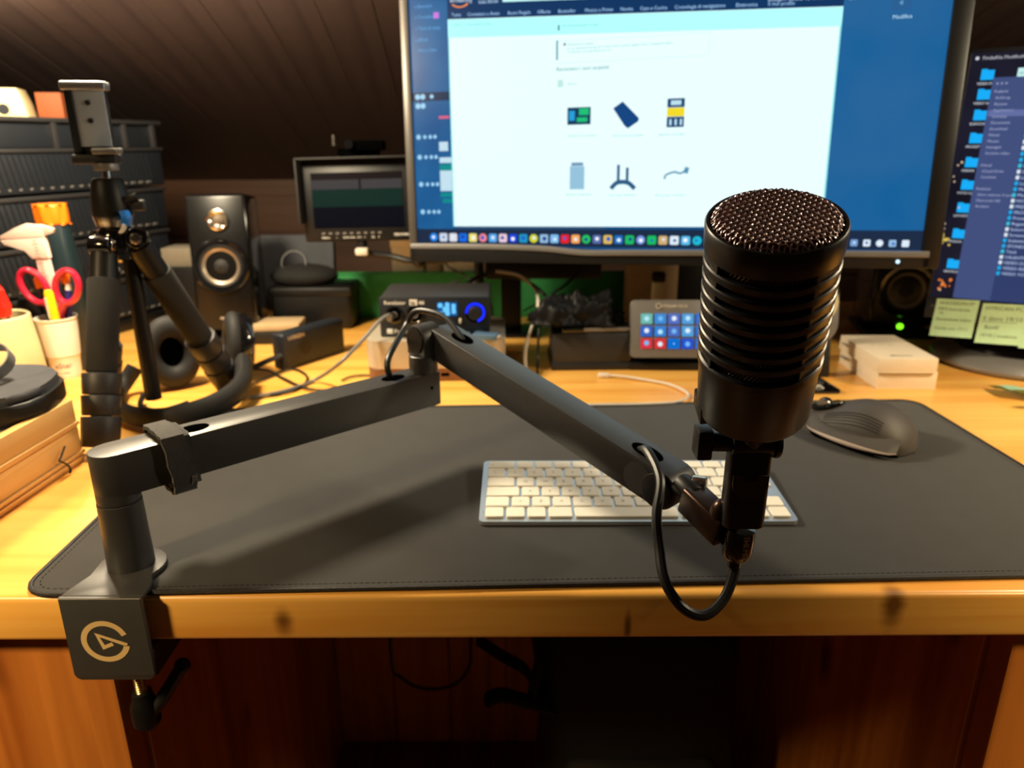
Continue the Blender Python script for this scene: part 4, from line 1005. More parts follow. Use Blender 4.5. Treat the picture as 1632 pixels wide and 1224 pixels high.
MB().prism([(.010, .206), (.030, .199), (.026, .1935), (.010, .190)], -.002, .002, M=XZ, bev=.0004).obj('inside_jaw', 'caliper_pink', ca)
MB().cbox((.016, 0, .132), (.012, .006, .008), .002).obj('thumb_grip', 'caliper_pink', ca)
m = MB()
for k in range(22): m.cbox((-.003, -.0036 if k > 14 else -.0022, .09+.0045*k), (.006 if k % 5 else .010, .0004, .0005))
tag(m.obj('scale_marks', 'print_dark', ca), kind='stuff')
sc = thing('scissors', 'scissors with crimson handles standing in the white cup', 'scissors', M=yM(CB+V((.0, -.003, .006)), 2, 0))
def ringp(cx, cz, a, b, rot, w=.0046):
    M = Matrix.Translation((cx, 0, cz)) @ Matrix.Rotation(radians(rot), 4, 'Y')
    return [M @ V((a*cos(g), 0, b*sin(g))) for g in [2*pi*i/28 for i in range(28)]]
MB().tube(ringp(-.0240, .1265, .0165, .0245, -28), .0050, 10, closed=True, raw=True, flat=.9).obj('handle_ring', 'red_plastic', sc)
MB().tube(ringp(.0220, .1275, .0160, .0235, 16), .0050, 10, closed=True, raw=True, flat=.9).obj('handle_ring', 'red_plastic', sc)
MB().tube([(-.011, 0, .108), (-.005, 0, .095), (-.002, 0, .078)], .0078, 10, flat=.6).obj('shank', 'red_plastic', sc)
MB().tube([(.016, 0, .106), (.010, 0, .094), (.004, 0, .078)], .0078, 10, flat=.6).obj('shank', 'red_plastic', sc)
MB().prism([(-.007, .082), (.007, .082), (.003, .004), (-.003, .004)], -.0012, .0012, M=XZ).obj('blade', 'chrome', sc)
mk = thing('marker', 'yellow marker standing in front of the red scissors', 'marker', M=Matrix.Translation(CB+V((.006, -.006, .005))) @ frame((.004, -.013, .1), (1, 0, 0)))
MB().lathe([(.005, .0), (.0062, .002), (.0062, .085), (.0056, .086)], 20).obj('barrel', 'yellow_plastic', mk)
MB().lathe([(.0062, .086), (.0064, .088), (.0058, .124), (.0042, .1275), (.001, .128)], 20).obj('cap', 'yellow_plastic', mk)
MB().prism([(-.0040, .089), (-.0010, .089), (-.0010, .119), (-.0040, .119)], .0050, .0060, M=XZ).obj('label_strip', 'print_white', mk)
pn = thing('pen', 'blue pen with pale tip standing behind the marker in the cup', 'pen', M=yM(CB+V((.004, .004, .004)), 9, 0))
MB().cyl((0, 0, 0), (0, 0, .125), .0042, n=16).obj('barrel', 'blue_plastic', pn); MB().lathe([(.0042, .125), (.0035, .132), (.001, .134)], 16).obj('tip', 'white_plastic', pn)
pn = thing('pen', 'orange-capped pen leaning to the right in the cup', 'pen', M=yM(CB+V((-.002, .008, .004)), 9, 0))
MB().cyl((0, 0, 0), (0, 0, .135), .0045, n=16).obj('barrel', 'teal_dark', pn); MB().lathe([(.0050, .133), (.0054, .136), (.0054, .147), (.004, .150), (.001, .150)], 16).obj('cap', 'orange_plastic', pn)
pn = thing('pen', 'orange-capped pen leaning to the left behind the caliper', 'pen', M=yM(CB+V((-.003, .008, .004)), -7, 0))
MB().cyl((0, 0, 0), (0, 0, .128), .0045, n=16).obj('barrel', 'teal_dark', pn); MB().lathe([(.0048, .126), (.0052, .130), (.0052, .139), (.004, .142), (.001, .142)], 16).obj('cap', 'orange_plastic', pn)
gb = thing('glue_bottle', 'dark bottle with a bright orange cap behind the caliper', 'bottle', (-.648, .602, 0))
MB().lathe([(.001, 0), (.024, 0), (.026, .003), (.026, .15), (.0235, .18), (.021, .208), (.0195, .214)], 36).obj('body', 'teal_dark', gb)
MB().prism([(.0215*(1+.05*cos(8*a))*cos(a), .0215*(1+.05*cos(8*a))*sin(a)) for a in [2*pi*i/48 for i in range(48)]], .2135, .2425, bev=.004, seg=3).obj('cap', 'orange_plastic', gb)

# cream pot at the left edge
pt = thing('pen_pot', 'cream tapered pot at the left edge holding a red tool', 'pot', (-.694, .50, 0))
MB().lathe([(.001, 0), (.052, 0), (.053, .002), (.049, .060), (.045, .101), (.043, .103), (.041, .101), (.046, .02), (.001, .018)], 40, cap=False).obj('body', 'cream_plastic', pt)
rt = thing('cutter', 'red plastic tool sticking out of the cream pot', 'cutter', M=yM((-.664, .482, .02), -4, 0))
MB().prism([(-.03, .085), (.013, .085), (.016, .098), (.011, .108), (.012, .120), (.004, .128), (.001, .142), (-.03, .155)], -.008, .008, M=XZ, bev=.002).obj('handle', 'red_bright', rt)
MB().prism([(-.008, .0), (.006, .0), (.006, .086), (-.012, .086)], -.004, .004, M=XZ).obj('shaft', 'chrome', rt)
rp = thing('paint_tube', 'dark metallic rod leaning in the cream pot', 'tool', M=yM((-.676, .518, .02), -12, 0))
MB().lathe([(.009, 0), (.009, .13), (.0075, .14), (.005, .142)], 20).obj('barrel', 'charcoal', rp); MB().torus((0, 0, .09), .0092, .002, n=24).obj('band', 'yellow_plastic', rp)
MB().lathe([(.001, 0), (.024, 0), (.026, .002), (.0265, .10), (.022, .112), (.001, .113)], 32).obj('black_canister', 'black_plastic')
o = bpy.data.objects['black_canister']; o.location = (-.684, .585, 0); tag(o, 'black canister between the cream pot and the white cup', 'canister')

# ------------------------------------------------------------------ wooden trays and the black case at the left edge
def tray(z0, z1, label, film, y1=.252, x1=-.4490):
    t = thing('wooden_tray', label, 'wooden box', (x1, y1, z0), radians(-2.5), group='pale wooden trays at the left edge')
    h = z1-z0; D, Wd = .30, .34
    MB().box((-.010, -D, 0), (0, 0, h), .0008).obj('side_board', 'birch_box', t)
    MB().box((-Wd, -.010, 0), (-.010, 0, h), .0008).obj('end_board', 'birch_box', t)
    MB().box((-Wd, -D, 0), (-Wd+.01, 0, h), .0008).obj('side_board', 'birch_box', t)
    MB().box((-Wd+.01, -D, 0), (-.010, -D+.01, h), .0008).obj('end_board', 'birch_box', t)
    MB().box((-Wd+.01, -D+.01, 0), (-.010, -.01, .004)).obj('bottom_board', 'birch_box', t)
    for zz in ((.004, .0095) if not film else (.003,)): MB().box((.0, -D, zz), (.0022, .001, zz+.0036), .0008).obj('moulding', 'birch_box', t)
    if film: MB().box((-Wd+.008, -D+.008, h-.006), (-.008, -.008, h-.0045)).obj('clear_lid', 'clear_film', t)
    return t
tray(.0, .0385, 'lower pale wooden tray with a bent black clip at the left edge', False)
tray(.0388, .0690, 'upper pale wooden tray with a clear lid under the black case', True)
cl = MB().tube([(-.4455, .219, .030), (-.4450, .209, .0225), (-.4445, .205, .020), (-.4440, .212, .014), (-.4432, .2165, .007), (-.4430, .2150, .0015)], .0012, 6, flat=.7).obj('wire_clip', 'cable_black')
tag(cl, 'bent black wire clip on the lower wooden tray', 'clip')
bcse = thing('goggle_case', 'black padded case with fabric top lying on the wooden trays', 'case', (-.541, .222, .0692))
def cf(sx_, sy_, z0, z1, n=3):
    m = MB(); pts = [(sx_*(abs(cos(a))**.75)*(1 if cos(a) > 0 else -1), sy_*(abs(sin(a))**.75)*(1 if sin(a) > 0 else -1)) for a in [2*pi*i/44 for i in range(44)]]
    return pts
MB().prism(cf(.088, .072, 0, 0), .0, .017, M=TM[bcse.name] @ Matrix.Rotation(radians(14), 4, 'Z'), bev=.004, seg=3).obj('base', 'black_plastic', bcse, world=True)
MB().prism(cf(.084, .068, 0, 0), .0168, .026, M=TM[bcse.name] @ Matrix.Rotation(radians(14), 4, 'Z'), bev=.006, seg=4).obj('fabric_top', 'grey_cloth', bcse, world=True)
rg = MB(); c0 = V((-.513, .236, .1055))
N = 40; v = []; f = []
for i in range(N):
    a = 2*pi*i/N
    for (r, zz) in ((.020, -.008), (.020, .008), (.0187, .008), (.0187, -.008)): v.append(c0+Matrix.Rotation(radians(38), 3, 'X') @ V((r*cos(a), r*sin(a), zz*.8)))
for i in range(N):
    for k in range(4): f.append((i*4+k, ((i+1) % N)*4+k, ((i+1) % N)*4+(k+1) % 4, i*4+(k+1) % 4))
rg._new(v, f); o = rg.obj('loop_band', 'anodised_grey'); o.location = (0, 0, .009); tag(o, 'grey looped band resting on the black case', 'band')

# ------------------------------------------------------------------ headphones
hp = thing('headphones', 'black over-ear headphones lying on the desk behind the boom', 'headphones', (-.43, .46, 0))
def earcup(c, ax, R=.040, sq=1.28):
    M = Matrix.Translation(V(c)) @ frame(ax, (1, 0, 0) if abs(V(ax).normalized().x) < .8 else (0, 0, 1))
    return M
c1 = V((-.458, .500, .0515)); a1 = V((.55, -.8, .12))
M = Matrix.Translation(c1) @ frame(a1, V((0, 0, 1)))
o = MB().lathe([(.020, -.022), (.033, -.018), (.037, -.010), (.037, .0)], 36, M @ Matrix.Diagonal((1.28, 1, 1, 1))).obj('ear_cup', 'black_plastic', hp, world=True)
e = MB().torus((0, 0, 0), .0265, .0115, M=M @ Matrix.Translation((0, 0, .006)), n=40, m=14, sx=1.32).obj('cushion', 'soft_black', hp, world=True)
MB().prism([(.024*1.3*cos(a), .024*sin(a)) for a in [2*pi*i/28 for i in range(28)]], 0, .001, M=M @ Matrix.Translation((0, 0, .002))).obj('driver_cover', 'hole_black', hp, world=True)
c2 = V((-.383, .545, .047)); a2 = V((-.85, -.45, .1))
M = Matrix.Translation(c2) @ frame(a2, V((0, 0, 1)))
MB().lathe([(.020, -.022), (.033, -.018), (.037, -.010), (.037, .0)], 36, M @ Matrix.Diagonal((1.28, 1, 1, 1))).obj('ear_cup', 'black_gloss', hp, world=True)
MB().torus((0, 0, 0), .0265, .0115, M=M @ Matrix.Translation((0, 0, .006)), n=40, m=14, sx=1.32).obj('cushion', 'soft_black', hp, world=True)
bp = [atz(388, 580, .034), atz(386, 612, .027), atz(360, 636, .022), atz(320, 653, .019), atz(265, 666, .018), atz(215, 663, .016), atz(190, 648, .016), aty(195, 620, .45), aty(215, 585, .47)]
MB().tube(bp, .0095, 12, flat=1.4, up=(0, 0, 1), taper=lambda t: 1.25-.55*t if t < .8 else .8).obj('headband', 'soft_black', hp, world=True)
bp = [atz(300, 642, .010), atz(255, 655, .008), atz(225, 648, .008), atz(228, 630, .012)]
MB().tube(bp, .0035, 8).obj('inner_band', 'black_plastic', hp, world=True)

# ------------------------------------------------------------------ loudspeakers
def speaker(M, label, cone, w=.098, d=.12, h=.235, tilt=6., tw=True):
    s = thing('loudspeaker', label, 'speaker', M=M, group='black desktop loudspeakers'); n0 = len(s.children)
    MB().box((-w/2, 0, .008), (w/2, d, h), .008, seg=3).obj('cabinet', 'black_gloss', s)
    MB().box((-w/2+.004, -.004, .012), (w/2-.004, .002, h-.004), .003).obj('baffle', 'satin_black', s)
    MB().box((-w/2-.004, -.008, 0), (w/2+.004, d, .010), .003).obj('base', 'black_plastic', s)
    R90 = Matrix.Translation((0, -.004, 0)) @ Matrix.Rotation(pi/2, 4, 'X')
    Mw = Matrix.Translation((0, -.004, h*.50)) @ Matrix.Rotation(pi/2, 4, 'X')
    MB().lathe([(.044, 0), (.0455, .003), (.043, .006), (.038, .005), (.036, .001)], 44, Mw, cap=False).obj('woofer_ring', 'black_gloss', s)
    MB().lathe([(.036, .001), (.0335, .004), (.030, .002)], 44, Mw, cap=False).obj('surround', 'soft_black', s)
    MB().lathe([(.0300, .003), (.0285, .002), (.014, -.006)], 44, Mw, cap=False).obj('cone', cone, s)
    MB().lathe([(.0142, -.006), (.013, -.001), (.008, .003), (.001, .004)], 32, Mw, cap=False).obj('dust_cap', 'soft_black', s)
    if tw:
        Mt_ = Matrix.Translation((.002, -.004, h*.82)) @ Matrix.Rotation(pi/2, 4, 'X')
        MB().lathe([(.0175, 0), (.0175, .004), (.0150, .005), (.010, .001), (.0075, .0)], 36, Mt_, cap=False).obj('tweeter_ring', 'chrome', s)
        MB().lathe([(.0075, 0), (.006, .003), (.002, .006), (.001, .006)], 24, Mt_, cap=False).obj('tweeter_dome', 'speaker_cone', s)
        MB().torus((w*.40, -.002, h*.86), .012, .0015, M=Matrix.Rotation(pi/2, 4, 'X'), sx=.45, n=28, m=6).obj('port_trim', 'chrome', s)
    MB().ell((.036, -.006, h*.40), (.0025, .002, .0025)).obj('grille_pin', 'steel_brass', s)
    Tt = Matrix.Translation((0, 0, .012)) @ Matrix.Rotation(radians(-tilt), 4, 'X')
    for ch in s.children:
        if not ch.name.startswith('base'): ch.data.transform(Tt)
    return s
SM_ = Matrix.Translation(V((-.470, .738, 0))) @ Matrix.Rotation(radians(10), 4, 'Z')
s1 = speaker(SM_, 'tall black loudspeaker with pale cone on the left, behind the headphones', 'speaker_cone')
MB().mesh(text_mesh('CREATIVE', .0058, .0001), Matrix.Translation((-.010, -.0035, .042)) @ XZ).obj('lettering', 'label_white', s1, recalc=False)
SM2 = Matrix.Translation(V((.674, .750, 0))) @ Matrix.Rotation(radians(-12), 4, 'Z')
s2_ = speaker(SM2, 'black loudspeaker with green light half hidden under the big monitor', 'speaker_cone_dark', w=.105, h=.140, tw=False, tilt=2.)
MB().ell((-.002, -.006, .021), (.0055, .003, .0050)).obj('power_light', glow('led_green', (120, 255, 30), 2.2), s2_)
# ------------------------------------------------------------------ back of the desk, left of centre
gp = thing('green_board', 'long green board standing at the back of the desk', 'board', (-.04, .92, 0))
MB().box((-.33, .0, 0), (.285, .022, .086), .001).obj('panel', 'green_board', gp); MB().box((-.332, -.001, .084), (.287, .023, .0865), .0005).obj('top_edge', 'green_board', gp)
b = thing('storage_case', 'black plastic case behind the left loudspeaker cable tangle', 'case', (-.35, .83, 0))
MB().box((-.075, 0, 0), (.070, .085, .075), .008, seg=3).obj('body', 'black_plastic', b); MB().box((-.078, -.003, .060), (.073, .088, .078), .006).obj('lid', 'black_plastic', b)
b = thing('cable_bag', 'black pouch with a coiled cable lying on the storage case', 'bag', (-.37, .87, .078))
MB().ell((-.37, .87, .092), (.062, .04, .022), n=28).obj('pouch', 'black_bag', b, world=True)
MB().torus((-.385, .862, .116), .022, .0018, M=Matrix.Rotation(radians(70), 4, 'X'), n=32, m=6).obj('cable_coil', 'cable_black', b, world=True)
MB().cbox((0, 0, .006), (.085, .06, .012), .002).obj('booklet', 'beige_dark')
o = bpy.data.objects['booklet']; o.location = (-.395, .765, .02); o.rotation_euler = (0, 0, radians(4)); tag(o, 'pale booklet lying beside the left loudspeaker', 'booklet')
MB().box((-.06, -.04, 0), (.06, .04, .02), .003).obj('black_adapter', 'black_plastic'); o = bpy.data.objects['black_adapter']; o.location = (-.395, .765, 0); tag(o, 'flat black box under the pale booklet', 'adapter')
sh = thing('grey_folder', 'slate grey folder leaning against the back wall side', 'folder', (-.44, 1.0, 0))
MB().box((-.10, 0, 0), (.09, .02, .15), .002, M=TM[sh.name] @ Matrix.Rotation(radians(-10), 4, 'X')).obj('cover', 'grey_cloth', sh, world=True)
sh = thing('beige_box', 'black box with a beige carton lid behind the tripod and left loudspeaker', 'box', (-.60, .875, 0))
MB().box((-.035, -.01, 0), (.065, .07, .108), .002).obj('body', 'black_plastic', sh); MB().box((-.03, 0, .108), (.055, .06, .142), .002).obj('lid_carton', 'dull_beige', sh)
# beige boxes behind the green board
for i, (x0, x1, m_, zt) in enumerate(((-.222, -.160, 'beige_box', .16), (-.155, -.125, 'beige_dark', .15), (-.122, -.05, 'beige_box', .155))):
    o = thing('beige_carton', ['pale beige carton behind the green board, next to the field monitor arm', 'narrow brownish carton between two beige cartons behind the green board', 'wide beige carton behind the green board under the big monitor'][i], 'box', ((x0+x1)/2, .985, 0), group='cartons behind the green board')
    MB().box((x0, .95, 0), (x1, 1.02, zt), .003).obj('body', m_, o, world=True); MB().box((x0-.001, .949, zt-.03), (x1+.001, 1.021, zt), .002).obj('lid', m_, o, world=True)
# dark post behind the interface (shelf bracket)
po = thing('monitor_riser', 'black metal riser post with crossbar behind the audio interface', 'stand', (.01, .80, 0))
MB().box((-.008, .788, .0), (.027, .81, .125), .002).obj('post', 'black_plastic', po, world=True)
MB().box((-.035, .785, .098), (.165, .815, .130), .003).obj('crossbar', 'black_plastic', po, world=True)
MB().box((-.045, .76, 0), (.06, .84, .006), .002).obj('foot', 'black_plastic', po, world=True)
bc_ = thing('beige_column', 'beige upright box behind the small key pad', 'box', (.27, .86, 0))
MB().box((.222, .85, 0), (.312, .90, .15), .002).obj('body', 'beige_dark', bc_, world=True)
MB().box((.314, .85, 0), (.42, .91, .16), .003).obj('dark_carton', 'black_plastic'); tag(bpy.data.objects['dark_carton'], 'dark carton right of the beige upright box, behind the microphone', 'box')
tb = thing('cream_stick', 'cream plug with black top upright behind the small key pad', 'plug', (.268, .80, 0))
MB().box((.2555, .79, 0), (.2765, .803, .092), .003).obj('body', 'cream_plastic', tb, world=True); MB().box((.2545, .788, .090), (.2775, .805, .108), .004).obj('cap', 'black_plastic', tb, world=True)
# charger brick
ss = aty(552, 560, .68); 
pA, pB = V((-.3265, .5720, 0)), V((-.2595, .6800, 0)); dv = (pB-pA); 
cbk = thing('power_bank', 'dark grey brick with round mark standing on edge among the cables', 'power bank', pA, atan2(dv.y, dv.x))
MB().box((0, 0, 0), (dv.length, .026, .0555), .005, seg=3).obj('body', 'charcoal', cbk)
MB().prism([(.011*cos(a), .011*sin(a)) for a in [2*pi*i/28 for i in range(28)]], 0, .0004, M=Matrix.Translation((.043, -.0001, .028)) @ Matrix.Rotation(pi/2, 4, 'X')).obj('round_mark', 'black_plastic', cbk)
MB().mesh(text_mesh('UGREEN', .0085, .0002), Matrix.Translation((.010, -.0004, .0450)) @ XZ).obj('lettering', 'label_white', cbk, recalc=False)
# ------------------------------------------------------------------ mini computer, hub and audio interface
hbx = thing('dock_hub', 'brown-grey hub plate with ports under the mini computer', 'hub', (-.0975, .595, 0), radians(1))
MB().prism(rrect(.196, .150, .018, 8), .0008, .019, M=None, bev=.002).obj('body', 'mini_base', hbx)
for x in (-.006, .012): MB().cbox((x, -.0751, .010), (.012, .001, .005), .0008, seg=1).obj('port', 'hole_black', hbx)
mn = thing('mini_computer', 'silver mini computer on the hub plate', 'computer', (-.0985, .595, .019), radians(1))
MB().prism(rrect(.198, .152, .026, 10), .0, .040, bev=.004, seg=4).obj('body', 'mini_silver', mn)
ai = thing('audio_interface', 'dark audio interface with blue display and glowing ring knob on the mini computer', 'audio interface', (-.0985, .545, .059), radians(.5))
AW, AH = .155, .057
MB().box((-AW/2, 0, .002), (AW/2, .11, AH), .003).obj('body', 'dark_grey', ai)
MB().box((-AW/2, -.003, .001), (AW/2, .001, AH+.001), .0015).obj('front_panel', 'charcoal', ai)
FM = lambda x, z, y=-.0032: Matrix.Translation((x, y, z)) @ XZ
m = MB(); m.mesh(text_mesh('Revelator', .0078, .0001), FM(-.0705, .0475)); m.mesh(text_mesh('PreSonus', .0085, .0002), FM(-.058, .006)); m.obj('lettering', 'print_white', ai, recalc=False)
MB().box((-.0345, -.0034, .0462), (-.0235, -.0031, .0545)).obj('model_badge', 'print_white', ai); m = MB().mesh(text_mesh('44', .0075, .0002), FM(-.0215, .0475)); m.obj('lettering', 'print_white', ai, recalc=False)
m = MB(); m.mesh(text_mesh('io', .0075, .0002), FM(-.0325, .0475, -.0036)); m.obj('lettering', 'print_dark', ai, recalc=False)
MB().box((-.068, -.0036, .0055), (-.060, -.0032, .0125), .0001).obj('brand_mark', 'print_white', ai)
for x in (-.0565, -.0275):
    Mx = Matrix.Translation((x, -.003, .033)) @ Matrix.Rotation(pi/2, 4, 'X')
    MB().lathe([(.0125, 0), (.0125, .002), (.0105, .0025), (.009, .001)], 32, Mx, cap=False).obj('jack_ring', 'black_gloss', ai)
    MB().lathe([(.009, .0012), (.001, .0011)], 28, Mx, cap=False).obj('jack_face', 'hole_black', ai); MB().torus((x, -.0055, .033), .004, .0008, M=Matrix.Rotation(pi/2, 4, 'X'), n=20, m=6).obj('jack_hole', 'anodised_grey', ai)
dsp = MB().box((.004, -.0035, .0305), (.0325, -.0031, .0505)).obj('display', glow('disp_blue', (24, 90, 150), .8), ai)
random.seed(5)
m = MB()
for (x, z, r) in [(.0085, .046, .0036), (.0185, .047, .0034), (.0185, .0345, .0036), (.0085, .0345, .0030), (.0275, .0375, .0030), (.0275, .0455, .0028)]: dot(m, x, z, r, y=-.0038)
Q(m, .012, .0365, .0215, .044, y=-.0037); Q(m, .0245, .034, .030, .048, y=-.0037); m.obj('display_icons', glow('disp_icon', (110, 200, 255), 1.1), dsp, recalc=False)
Mk_ = Matrix.Translation((.0575, -.003, .0355)) @ Matrix.Rotation(pi/2, 4, 'X')
MB().lathe([(.0095, 0), (.0095, .010), (.0088, .011), (.001, .0112)], 32, Mk_, cap=False).obj('volume_knob', 'charcoal', ai)
MB().lathe([(.0108, .0004), (.0138, .0004), (.0138, .0012), (.0108, .0012)], 40, Mk_ , cap=False, a0=radians(-75), a1=radians(185)).obj('ring_light', glow('ring_blue', (20, 40, 255), 1.8), ai)
MB().lathe([(.0108, .0003), (.0140, .0003), (.0140, .0008), (.0108, .0008)], 40, Mk_, cap=False).obj('ring_groove', 'hole_black', ai)
MB().ell((.0365, -.004, .0235), (.0022, .0012, .0042)).obj('button', 'label_white', ai)
cr = thing('card_reader', 'blue-grey card reader lying on the mini computer before the interface', 'card reader', (-.026, .530, .0595), radians(-18))
MB().cbox((0, 0, .004), (.036, .020, .008), .0015).obj('body', 'blue_card', cr); MB().cbox((.0185, 0, .004), (.003, .012, .004), .0005).obj('connector', 'label_white', cr)
cr = thing('memory_card_case', 'flat blue-grey card behind the elbow of the boom', 'card', (-.068, .532, .0595), radians(8))
MB().cbox((0, 0, .0035), (.04, .022, .007), .001).obj('body', 'blue_card', cr); MB().cbox((0, -.0005, .0072), (.03, .016, .0006), .0002).obj('label_sticker', 'anodised_grey', cr)
for o in [ob for ob in bpy.data.objects if ob.name.startswith(('card_reader', 'memory_card_case'))]: pass

# ------------------------------------------------------------------ box, crumpled pouch, key pad
bx_ = thing('dark_box', 'dark brown-grey box under the crumpled black pouch', 'box', (.128, .605, 0), radians(1))
MB().box((-.058, -.035, .008), (.058, .05, .056), .002).obj('body', 'dark_grey', bx_); MB().box((-.060, -.037, .0), (.060, .052, .012), .002).obj('lower_lid', 'charcoal', bx_)
cd = thing('disc_case', 'glossy black disc case lying on the dark box', 'disc case', (.135, .60, .056), radians(2))
MB().box((-.052, -.028, .0004), (.056, .035, .010), .002).obj('body', 'black_gloss', cd)
MB().box((-.02, -.0285, .003), (.055, -.0279, .008), .0002).obj('silver_strip', 'anodised_grey', cd)
cp = thing('crumpled_pouch', 'crumpled shiny black pouch on top of the dark box', 'pouch', (.110, .60, .066))
import mathutils
def crf(a, t, cx=.112, cy=.602, cz=.060, rx=.066, ry=.034, rz=.046, sd=0.):
    th = 2*pi*a; ph = -pi/2+pi*t; d = V((cos(ph)*cos(th), cos(ph)*sin(th), sin(ph)))
    n = mathutils.noise.noise(d*1.9+V((sd, 0, 0)))*.42+abs(mathutils.noise.noise(V((d.x*5, d.y*2.5, d.z*3.2))+V((0, sd, 3))))*.30
    k = 1+n-.1
    p = V((cx+d.x*rx*k, cy+d.y*ry*k, cz+max(-.05, d.z)*rz*k)); p.z = max(.0665, p.z); return p
MB().grid(lambda a, t: crf(a, t), 72, 44, closeu=True).obj('folds', 'crumple_bag', cp, world=True, sharp=75)
MB().grid(lambda a, t: crf(a, t, .075, .585, .072, .034, .026, .034, 4.), 36, 24, closeu=True).obj('bunched_end', 'crumple_bag', cp, world=True, sharp=75)
kpd = thing('key_pad', 'grey control pad with lit colour keys beside the microphone', 'control pad', (.243, .560, 0), radians(-2))
MB().box((-.060, .005, 0), (.062, .075, .012), .003).obj('foot', 'black_plastic', kpd)
MB().box((-.055, .018, .010), (.057, .05, .022), .002).obj('foot_step', 'black_plastic', kpd)
Mkp = Matrix.Translation((0, .012, .018)) @ Matrix.Rotation(radians(-16), 4, 'X')
def kb_obj(mb, name, m, par=kpd): mb.bm.transform(Mkp); return mb.obj(name, m, par)
kb_obj(MB().prism(rrect(.118, .084, .006, 6, (0, .042)), -.016, 0, M=Matrix(((1, 0, 0, 0), (0, 0, -1, -.016), (0, 1, 0, 0), (0, 0, 0, 1))), bev=.0015), 'face', 'anodised_grey')
for b in bpy.data.objects: pass
fy = -.0166
kc = [[(120, 200, 190), (70, 150, 226), (92, 120, 210), (90, 170, 236), (60, 120, 220)], [(60, 110, 210), (60, 140, 226), (84, 116, 206), (90, 176, 240), (60, 120, 220)], [(232, 60, 70), (226, 60, 66), (10, 120, 226), (40, 90, 220), (60, 120, 220)]]
for r_ in range(3):
    for c_ in range(5):
        x = -.0365+.0198*c_; z = .0565-.0180*r_
        k = kb_obj(MB().cbox((x, fy-.0005, z), (.0168, .002, .0150), .0009, seg=1), 'key', glow('key_%d_%d' % (r_, c_), kc[r_][c_], .85))
        g = MB(); dot(g, x, z+random.uniform(-.001, .001), .0036 if c_ != 2 or r_ != 2 else .001, y=fy-.0018); g.bm.transform(Mkp)
        g.obj('key_symbol', glow('sym_%d' % ((r_*5+c_) % 3), [(190, 236, 255), (120, 190, 250), (235, 245, 255)][(r_*5+c_) % 3] if r_ < 2 or c_ > 1 else (255, 236, 236), .95), k, recalc=False)
m = MB(); m.mesh(text_mesh('STREAM DECK', .0058, .0001), Matrix.Translation((-.0145, fy-.0003, .0730)) @ XZ); m.bm.transform(Mkp); m.obj('lettering', 'label_white', kpd, recalc=False)
m = MB().torus((-.0195, fy-.0003, .0750), .0034, .0007, M=Matrix.Rotation(pi/2, 4, 'X'), n=20, m=5); m.bm.transform(Mkp); m.obj('emblem', 'label_white', kpd)
# ------------------------------------------------------------------ charging stand behind the microphone
cs = thing('charging_stand', 'black phone charging stand with round white pad behind the microphone', 'charger', (.435, .50, 0))
MB().prism([(-.040, -.045), (.0135, -.045), (.0165, -.040), (.010, .03), (-.040, .03)], 0, .005, M=TM[cs.name], bev=.0015).obj('base', 'black_gloss', cs, world=True)
Ms = TM[cs.name] @ Matrix.Translation((0, .028, 0)) @ Matrix.Rotation(radians(-12), 4, 'X')
MB().box((-.020, 0, .0), (.030, .006, .060), .002, M=Ms).obj('stem', 'black_plastic', cs, world=True)
MB().prism(rrect(.070, .105, .03, 8, (.004, .100)), -.003, .003, M=Ms @ Matrix(((1, 0, 0, 0), (0, 0, -1, .003), (0, 1, 0, 0), (0, 0, 0, 1))), bev=.001).obj('back_plate', 'anodised_grey', cs, world=True)
MB().lathe([(.030, 0), (.030, .004), (.028, .006), (.001, .0062)], 40, Ms @ Matrix.Translation((.006, -.0005, .108)) @ Matrix.Rotation(pi/2, 4, 'X')).obj('round_pad', 'cream_plastic', cs, world=True)
MB().mesh(text_mesh('M', .022, .0006), TM[cs.name] @ Matrix.Translation((-.020, -.036, .0052))).obj('logo', 'label_white', cs, world=True, recalc=False)
# ------------------------------------------------------------------ two white boxes
def wbox(z0, z1, dx, dy, label, txt=None):
    pF = V((.5065+dx, .4750+dy, z0)); t = thing('white_box', label, 'box', pF, radians(-1.5), group='small white product boxes on the right')
    MB().box((0, 0, 0), (.0800, .128, z1-z0), .0012).obj('carton', 'white_card', t)
    MB().box((-.0005, -.0005, (z1-z0)*.0), (.0805, .1285, .0012), .0004).obj('bottom_seam', 'white_card', t)
    if txt:
        m = MB(); m.mesh(text_mesh(txt, .0072, .0001), Matrix.Translation((.022, .012, z1-z0+.0003))); m.obj('lettering', 'print_dark', t, recalc=False)
        m = MB(); m.mesh(text_mesh('Pure', .016), Matrix.Translation((.022, .07, z1-z0+.0003))); m.obj('lettering', 'label_white', t, recalc=False)
    return t
wbox(0, .0235, .001, .003, 'lower of two white product boxes beside the right monitor foot')
wbox(.0237, .0440, -.004, -.002, 'upper of two white product boxes, with small print on its lid', 'Mini Case')
for k, z in enumerate((.016, .036)):
    MB().cbox((.5035, .575, z), (.006, .016, .003), .0008, seg=1).obj('pull_tab', 'clear_film', bpy.data.objects['white_box' if k == 0 else 'white_box.001'], world=True)
# green paper
gpz = thing('green_paper', 'curled green paper scrap at the right edge of the desk', 'paper', (.70, .42, 0))
def pf(a, b):
    x = .655+.10*a; y = .428-.060*a+.045*b; return (x, y, .001+.010*(1-a)**2*(1-b)+.006*abs(sin(7*a+3*b))+.010*(b-.5)**2)
m = MB().grid(pf, 16, 10); m.grid(lambda a, b: V(pf(a, b))+V((0, 0, .0004)), 16, 10); m.obj('sheet', 'paper_green', gpz, world=True, sharp=80)

